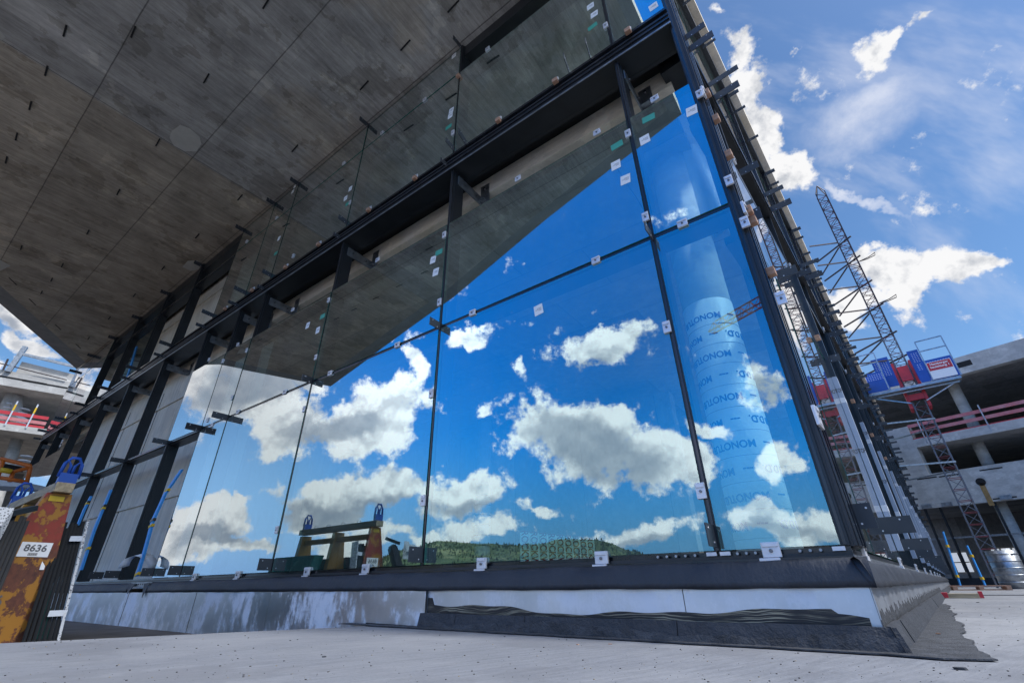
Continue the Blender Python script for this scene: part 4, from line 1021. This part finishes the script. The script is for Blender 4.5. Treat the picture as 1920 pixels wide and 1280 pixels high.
# glazing posts and daylight window openings of the ground floor
for x in (1752, 1782, 1892):
    xx = onR(x, 1000)[0]; MB().box(xx-.05, xx+.05, -.25, -.1, .05, bb_).build('post', 'black', rb_)
z1_ = zR(1780, 1008); mb = MB(); rbox(mb, XA, XB, -.24, -.12, z1_-.05, z1_+.05); mb.build('transom', 'galv', rb_)
mb = MB(); rbox(mb, XA, XB, -.3, .1, -.05, .42); mb.build('base_kerb', 'black', rb_)
for (a, y0, b_, y1) in ((1876,1027,1892,1068),(1896,1026,1914,1066),(1797,1035,1810,1072)):
    q0, q1 = onR(a, y1, -23.9), onR(b_, y0, -23.9)
    em = D.materials.get('daylit_opening') or simple('daylit_opening', (.8, .82, .85), .5)
    bs = em.node_tree.nodes['Principled BSDF']; bs.inputs['Emission Color'].default_value = (.75, .8, .88, 1); bs.inputs['Emission Strength'].default_value = .55
    mb = MB(); rbox(mb, q0[0], q1[0], -24.0, -23.9, q0[1], q1[1]); w_ = mb.build('window', em, rb_)
    mb = MB(); c_x = (q0[0]+q1[0])/2; mb.box(c_x-.05, c_x+.05, -23.89, -23.84, min(q0[1], q1[1]), max(q0[1], q1[1])); rbox(mb, q0[0], q1[0], -23.89, -23.85, (q0[1]+q1[1])/2-.04, (q0[1]+q1[1])/2+.04); mb.build('glazing_bar', 'black', w_)
# guard rail boards of the second floor
gr = empty('guardrail', MR, 'faded red and white guard boards clamped along the upper floor edge of the right building', 'guardrail')
for (p0, p1, mt) in (((1700,798),(1920,754),'pink'),((1700,811),(1920,768),'pink'),((1705,826),(1920,784),'red')):
    za, zb2 = zR(*p0), zR(*p1); z = (za+zb2)/2
    mb = MB(); rbox(mb, onR(*p0)[0], XB if near_lo else XA, -.10, -.05, z-.10, z+.10); mb.build('board', mt, gr)
for x in (1725, 1855, 1990):
    xx, zz = onR(x, 800); MB().box(xx-.03, xx+.03, -.04, .02, f2t-.4, f2t+1.25).build('post', 'galv', gr)
for (p, q, t, label) in (((1768,996,),(1801,1098),33,'blue foam strip with two yellow ties on the ground floor of the right building'),((1813,1022),(1848,1098),33,'blue foam strip between the daylit opening and the mast in the dark ground floor')):
    a, b_ = P(*p, t), P(*q, t); e = empty('foam_strip', Matrix.Translation(b_), label, 'foam strip', 'blue foam strips tied to the mullions'); mb = MB(); mb.bar(a-b_, Vector((0, 0, 0)), .07, .05); mb.build('strip', 'blue', e)
    for f in (.3, .85): MB().bar((a-b_)*(1-f), (a-b_)*(1-f)+Vector((0, 0, .12)), .13, .08).build('tape_band', 'yellow', e)

# ================================================================ HOIST MAST and WORK PLATFORM
TM = 30.0
mp_ = P(1890, 1110, TM); mp_.z = 0
dm = Vector((mp_.x, mp_.y, 0)).normalized()
ax = DB.copy(); ay = NB.copy()
top_z = 0; v = ray(1545, 362); top_z = CAM.z + v.z/math.hypot(v.x, v.y)*TM
hm = empty('hoist_mast', Matrix((( ay.x, ax.x, 0, mp_.x), (ay.y, ax.y, 0, mp_.y), (0, 0, 1, 0), (0, 0, 0, 1))), 'tall slender lattice mast of a climbing work platform tied back to the side facade', 'mast')
def lattice(mb, z0, z1, w, step, r=.03, mi=1):
    h = w/2; z = z0; k = 0
    while z < z1-.01:
        zz = min(z+step, z1)
        for i, (a, b_) in enumerate((((-h, -h), (h, -h)), ((h, -h), (h, h)), ((h, h), (-h, h)), ((-h, h), (-h, -h)))):
            mb.bar((*a, z), (*b_, z), r, mi=mi)
            p, q = (a, b_) if (k+i) % 2 else (b_, a); mb.bar((*p, z), (*q, zz), r, mi=0)
        z = zz; k += 1
k = 0; z = 0; SEG = 1.5
while z < top_z:
    z2 = min(z+SEG, top_z); mb = MB(); w = .50; h = w/2
    for a, b_ in ((-h, -h), (h, -h), (h, h), (-h, h)): mb.bar((a, b_, z), (a, b_, z2-.01), .048, mi=0)
    lattice(mb, z, z2-.02, w, .5, .026, 1)
    mb.build('mast_section', (['mast', 'mastr'] if z > 11 else ['mastg', 'mastr']), hm); z = z2; k += 1
mb = MB()
for a, b_ in ((-.25, -.25), (.25, -.25), (.25, .25), (-.25, .25)): mb.bar((a, b_, top_z), (0, 0, top_z+.8), .04)
mb.build('mast_tip', 'mast', hm)
off = (mp_-C0).dot(NB) ; print('mast offset from facade B', off, 'top', top_z)
for i, z in enumerate((18.9, 17.4, 15.6, 14.0, 12.2, 10.8, 7.3, 5.2)):
    mb = MB(); 
    if z > 9.4:   # tie frames end on the roof edge rail
        mb.bar((.45, -.3, z), (-off+.2, .9, z-.2), .07); mb.bar((-.3, -.3, z-.1), (-off+.2, -1.3, z-.25), .06); mb.bar((-.3, .3, z-.1), (-off+.2, 2.6, z-.25), .06)
    else: mb.bar((.3, -.3, z), (-off+.1, -1.0, z), .07); mb.bar((.3, .3, z-.3), (-off+.1, 1.6, z-.3), .06)
    mb.build('tie', 'mast' if z > 9.4 else 'galv', hm)
for z in (17.2, 14.2): MB().tube([(.3, 0, z), (.8, .05, z+.1), (1.15, 0, z+.22), (1.1, 0, z+.05), (.7, 0, z-.02), (.3, 0, z)], .025, 6).build('cable_guide', 'mast', hm)
# second, slimmer red ladder mast standing behind the roof edge (tie standard)
# working platform
zp = (P(1700, 735, TM)).z
wp = empty('work_platform', Matrix((( ay.x, ax.x, 0, mp_.x), (ay.y, ax.y, 0, mp_.y), (0, 0, 1, zp), (0, 0, 0, 1))), 'blue mesh-sided work platform with a red drive unit climbing the lattice mast', 'work platform')
def mesh_panel():
    m, q, b = new_mat('perforated_blue_panel'); t = q.new('ShaderNodeTexCoord').outputs['Object']
    n = q.new('ShaderNodeTexBrick'); n.offset = 0; q.l.new(q.mapping(t, rot=(R(90), 0, R(0))), n.inputs[0])
    n.inputs['Scale'].default_value = 1; n.inputs['Brick Width'].default_value = .10; n.inputs['Row Height'].default_value = .09; n.inputs['Mortar Size'].default_value = .032
    n.inputs['Color1'].default_value = n.inputs['Color2'].default_value = (.55, .58, .68, 1); n.inputs['Mortar'].default_value = (.012, .085, .42, 1)
    q.l.new(n.outputs[0], b.inputs['Base Color']); b.inputs['Roughness'].default_value = .5; return m
PB = mesh_panel()
MB().box(-1.9, 1.85, -.95, -.45, -.12, 0).build('deck', 'galv', wp)
for a, b_ in ((-1.9, -.85), (.40, .78), (.80, 1.85)):
    MB().box(a, b_, -.99, -.955, .02, 1.08).build('side_panel', 'cage_blue', wp)
    MB().box(a+.08, b_-.08, -1.0, -.9905, .62, .98).build('perforated_panel', PB, wp)
for a, b_ in ((-1.15, -.42), (.40, .85)):
    MB().box(a, b_, -.45, -.42, .3, 1.95).build('gate', 'cage_blue', wp)
    MB().box(a+.08, b_-.08, -.459, -.4505, .9, 1.8).build('perforated_panel', PB, wp)
for a, b_ in ((-1.95, -.9), (.85, 1.88)):
    mb = MB()
    for z in (1.6, 2.15): mb.bar((a, -.97, z), (b_, -.97, z), .05)
    for q in (a, b_): mb.bar((q, -.97, 0), (q, -.97, 2.15), .05)
    mb.build('railing', 'galv', wp)
mb = MB(); mb.box(-.42, -.30, -.44, .42, -1.0, 1.5); mb.box(.30, .42, -.44, .42, -1.0, 1.5); mb.box(-.29, .29, -.46, -.40, -.6, -.3); mb.box(-.25, .2, -.62, -.46, .4, 1.2); mb.build('drive_unit', 'red', wp)
mb = MB(); mb.bar((-1.8, -.7, -.13), (-.3, -.5, -.75), .06); mb.bar((1.75, -.7, -.13), (.3, -.5, -.75), .05); mb.bar((-1.8, -.7, -.2), (1.75, -.7, -.2), .06); mb.build('support_strut', 'galv', wp)
sg = MB().box(.86, 1.78, -1.03, -1.012, .05, .92).build('sign', 'paper', wp)
MB().box(.88, 1.76, -1.038, -1.031, .48, .90).build('sign_field', 'red', sg)
text_mesh('lettering', 'Hamberger\nbauleitung 1', .15, 'paper', sg, Matrix.Translation((1.32, -1.0395, .72)) @ Matrix.Rotation(R(90), 4, 'X'), sx=1.0)

# ================================================================ LEFT BACKGROUND BUILDING
THL = R(51.5); DL = Vector((math.sin(THL), math.cos(THL), 0)); NLo = Vector((DL.y, -DL.x, 0))
DLo = 36.0; PL0 = -NLo*DLo
if PL0.dot(Vector((-1, 1, 0))) < 0: NLo = -NLo; PL0 = -NLo*DLo
ML = Matrix(((DL.x, NLo.x, 0, PL0.x), (DL.y, NLo.y, 0, PL0.y), (0, 0, 1, 0), (0, 0, 0, 1)))
if ML.to_3x3().determinant() < 0:
    DLm = -DL; ML = Matrix(((DLm.x, NLo.x, 0, PL0.x), (DLm.y, NLo.y, 0, PL0.y), (0, 0, 1, 0), (0, 0, 0, 1)))
else: DLm = DL
def onL(x, y, o=0):
    v = ray(x, y); p0 = PL0 + NLo*o; t = (p0-CAM).dot(NLo)/v.dot(NLo); q = CAM+v*t
    return (q-PL0).dot(DLm), q.z
lb_ = empty('deck_building', ML, 'unfinished concrete building with slanting columns beyond the left end of the facade', 'building')
def lbox(mb, a, b_, o0, o1, z0, z1): return mb.box(min(a, b_), max(a, b_), o0, o1, z0, z1)
xa, xb = onL(-350, 700)[0], onL(230, 800)[0]
zt = lambda p: onL(*p)[1]
u_t, u_b = (zt((0,692))+zt((110,712)))/2, (zt((0,720))+zt((110,740)))/2
l_t, l_b = (zt((0,791))+zt((90,806)))/2, (zt((0,799))+zt((90,812)))/2
mb = MB(); lbox(mb, xa, xb, -14, 0, u_b, u_t); mb.build('floor_slab', 'farc', lb_)
mb = MB(); lbox(mb, xa, xb, -14, 0, l_b-.15, l_t); mb.build('floor_slab', 'farc', lb_)
mb = MB(); lbox(mb, xa, xb, -14.4, -14, -.17, u_b); mb.build('back_wall', 'inner', lb_)
a_, b2 = onL(32, 690)[0], onL(150, 720)[0]
mb = MB(); z0_ = u_t+.005; p1, p2 = zt((38, 675)), zt((135, 700))
mb.prism([(a_, -.2, z0_), (b2, -.2, z0_), (b2, -.2, max(p2, z0_+.3)), (a_, -.2, p1)], (0, -.3, 0)); mb.build('parapet', 'farc', lb_)
for x, y, w in ((30,710,2.6),(95,722,2.4)): xx, zz = onL(x, y); MB().box(xx-w/2, xx+w/2, .002, .008, zz-.05, zz+.05).build('slot', 'dark', lb_)
def lcol(p, q, z0, z1, r, o=-1.5):
    xx, yy = onL(*p, o)[0], onL(*q, o)[0]; return MB().tube([(yy, o, z0), (xx, o, z1)], r, 16).build('column', 'farc', lb_)
lcol((26,732),(2,785), l_t, u_b, .27); lcol((35,732),(37,795), l_t, u_b, .27); lcol((36,815),(42,900), -.17, l_b, .27, -2); lcol((-30,815),(-25,900), -.17, l_b, .27, -2)
for p in ((8,765),(36,775),(36,785),(41,865)):
    xx, zz = onL(*p, -1.0)
    for k in range(4): MB().tube([(xx, -1.5, zz-.4+k*.25), (xx, -1.5, zz-.33+k*.25)], .285, 16).build('tape_band', 'tapew', lb_)
mb = MB(); xx = onL(60, 760, -.4)
gr2 = empty('guardrail', ML, 'bright red guard boards with yellow-banded posts on the left background building', 'guardrail')
for (p0, p1, mt) in (((0,770),(90,785),'red'),((0,781),(90,795),'pink'),((0,790),(95,805),'red')):
    z = (zt(p0)+zt(p1))/2; mb = MB(); lbox(mb, xa, onL(88, 790)[0], -.06, -.01, z-.09, z+.09); mb.build('board', mt, gr2)
for x in (16, 58, -60):
    xx = onL(x, 785)[0]; MB().box(xx-.03, xx+.03, .0, .06, l_t-.1, l_t+1.3).build('post', 'whiteplastic', gr2); MB().box(xx-.034, xx+.034, -.005, .065, l_t+.75, l_t+1.1).build('post_band', 'yellow', gr2)
# rail of steel tubes on the upper deck
sc = empty('roof_railing', ML, 'thin grey tube railing along the top of the left background building', 'railing')
def lp(x, y, o=0.1): xx, zz = onL(x, y, o); return Vector((xx, o, zz))
mb = MB(); mb.bar(lp(15,697), lp(48,650), .22); mb.build('post', 'galv', sc)
mb = MB(); mb.bar(lp(40,663), lp(140,687), .14); mb.build('top_tube', 'galv', sc)
mb = MB(); mb.bar(lp(-20,676), lp(125,712), .05); mb.build('wire', 'mast', sc)
mb = MB(); mb.bar(lp(6,693), lp(15,673), .08); mb.build('post', 'mast', sc)
# orange lift basket
bk = empty('lift_basket', Matrix.Translation(P(25, 900, 17)), 'orange tubular basket of an aerial work lift at the left border', 'lift basket')
o_ = P(25, 900, 17); q = lambda x, y, t=17: P(x, y, t)-o_
for ps in ([(0,859),(57,873),(57,877),(50,905)], [(0,880),(25,884),(57,876)], [(6,862),(0,880),(-6,900)], [(25,884),(18,903)], [(0,895),(48,903)]):
    MB().tube([q(*p) for p in ps], .045, 8).build('rail', 'orange', bk)
mb = MB(); mb.prism([q(4,868,17.3), q(34,874,17.3), q(36,884,17.3), q(6,882,17.3)], (.05, .05, 0)); mb.build('mesh_floor', 'dark', bk)
MB().tube([q(0,880,16.9), q(22,884,16.9)], .06, 8).build('hose', 'yellow', bk)
mb = MB(); mb.prism([q(-60,896), q(40,902), q(40,912), q(-60,908)], (0, .8, 0)); mb.build('boom', 'tapew', bk)

# ================================================================ TOWER CRANE (only its jib shows, mirrored in the corner pane)
tip = mirP(1330, 621, 62); bse = mirP(1432, 566, 57.5); bse.z = tip.z
jd = (bse-tip).normalized(); root = tip + jd*46
tcn = empty('tower_crane', Matrix.Translation((root.x, root.y, 0)), 'red lattice tower crane whose jib crosses the lettered column in the glass', 'crane')
def rel(v): return Vector(v)-Vector((root.x, root.y, 0))
side = jd.cross(Vector((0, 0, 1))).normalized()
c1_, c2_, c3_ = (lambda t: rel(tip+jd*t+side*.55)), (lambda t: rel(tip+jd*t-side*.55)), (lambda t: rel(tip+jd*t+Vector((0, 0, 1.3))))
mb = MB(); 
for f_ in (c1_, c2_): mb.bar(f_(0), f_(44), .16)
mb.bar(c3_(1), c3_(44), .14)
n_ = 30
for i in range(n_):
    a, b_ = 44*i/n_, 44*(i+1)/n_; m_ = (a+b_)/2
    for f_ in (c1_, c2_): mb.bar(f_(a), c3_(m_), .07); mb.bar(c3_(m_), f_(b_), .07)
    mb.bar(c1_(a), c2_(a), .07); mb.bar(c1_(a), c2_(b_), .06)
mb.build('jib', 'red', tcn)
mb = MB(); 
for x, y in ((-.8, -.8), (.8, -.8), (.8, .8), (-.8, .8)): mb.bar((x, y, -1), (x, y, tip.z+3), .2)
z = 0; k = 0
while z < tip.z:
    for (a, b_) in (((-.8, -.8), (.8, -.8)), ((.8, -.8), (.8, .8)), ((.8, .8), (-.8, .8)), ((-.8, .8), (-.8, -.8))):
        mb.bar((*a, z), (*b_, z+1.6), .09)
    z += 1.6
mb.build('tower', 'red', tcn)

# ================================================================ SMALL THINGS ON THE DECK
pl = P(1845, 1119, 24); pl.z = 0
pt = empty('pallet', Matrix.Translation(pl) @ Matrix.Rotation(R(-35), 4, 'Z'), 'weathered wooden pallet lying at the far end of the side facade', 'pallet')
for z in (.0, .12):
    for y in (-.35, -.12, .12, .35): MB().box(-.75, .75, y-.05, y+.05, z, z+.025).build('deck_board', 'wood', pt)
for x in (-.68, 0, .68): MB().box(x-.06, x+.06, -.4, .4, .027, .118).build('bearer', 'wood', pt)
pk = P(1797, 1131, 13); pk.z = .0
cb = empty('cardboard_box', Matrix.Translation(pk) @ Matrix.Rotation(R(-40), 4, 'Z'), 'flattened red and brown cardboard box on the deck beside the felt apron', 'box')
MB().box(-.42, -.10, -.12, .12, .012, .10).build('red_end', 'red', cb, .004); MB().box(-.098, .34, -.12, .12, .012, .085).build('carton', 'plank', cb, .004); MB().box(.342, .40, -.1, .13, .012, .12).build('flap', 'red', cb)
lz = P(1860, 1128, 15); lz.z = 0
tag(MB().bar((lz.x-.5, lz.y+.3, .02), (lz.x+1.6, lz.y-.8, .02), .012).build('cable', 'rubber', None), 'thin dark cable lying on the deck at the right border', 'cable')
rl = P(1905, 1095, 27); rl.z = 0
cb2 = empty('metal_drum', Matrix.Translation(rl), 'shiny ribbed metal drum beside the foot of the lattice mast', 'drum')
mb = MB(); mb.tube([(0, 0, 0), (0, 0, 1.3)], .45, 28); mb.build('body', 'galv', cb2)
for k in range(5): MB().tube([(0, 0, .2+k*.24), (0, 0, .24+k*.24)], .465, 28).build('rib', 'galv', cb2)
# scattered grit, bitumen crumbs and wood chips
r3 = random.Random(21)
def chip(p, s, mat, label, cat, group, name):
    bm_ = MB(); n = r3.randint(5, 7); pts = [Vector((s*r3.uniform(.5, 1)*math.cos(i*6.283/n)*1.5, s*r3.uniform(.5, 1)*math.sin(i*6.283/n), 0)) for i in range(n)]
    bm_.prism(pts, (s*.2, 0, s*.35)); o = bm_.build(name, mat, None, 0, Matrix.Translation(p) @ Matrix.Rotation(r3.uniform(0, 6), 4, 'Z')); return tag(o, label, cat, group)
gb = MB()
for i in range(1100):
    x, y = r3.uniform(0, 1920), 1130 + 150*r3.random()
    v = ray(x, y)
    if v.z >= -.012: continue
    p = CAM + v*(-CAM.z/v.z)
    if (p-C0).dot(NA) < .22 and (p-C0).dot(NB) < .1: continue
    if (p - e0).cross(ed).z*1 > 0 and (p-C0).dot(DA) > 3.6: continue
    s = r3.choice((.0006, .0008, .001, .0014, .0025)) * (1+math.hypot(p.x, p.y)*.25)
    n = 5; a0 = r3.random()*6
    gb.prism([Vector((p.x+s*r3.uniform(.6, 1.3)*math.cos(a0+k*1.2566), p.y+s*r3.uniform(.5, 1)*math.sin(a0+k*1.2566), 0)) for k in range(n)], (0, 0, s*.7), 0 if r3.random() < .8 else 1)
tag(gb.build('grit', [simple('dark_grit', (.06, .055, .05), .9), simple('pale_grit', (.35, .30, .22), .9)]), 'fine dark grit scattered over the pale concrete deck', 'grit', kind='stuff')
for (x, y, s, mat, lab) in ((608, 1231, .012, 'bitumen', 'small dark crumb on the pale deck at lower left'), (1806, 1255, .022, 'bitumen', 'dark bitumen scrap nearest the lower right corner'), (1833, 1129, .02, 'bitumen', 'dark scrap beyond the cardboard box'),
        (1084, 1208, .010, 'wood', 'reddish wood chip below the biggest pane'), (1143, 1207, .010, 'wood', 'reddish wood chip just right of the other reddish chip'), (1760, 1192, .014, 'wood', 'pale chip lying on the felt apron')):
    v = ray(x, y); p = CAM + v*(-CAM.z/v.z); p.z = .012 if 1700 < x < 1790 else .0
    chip(p, s, mat, lab, 'debris', None, 'debris')
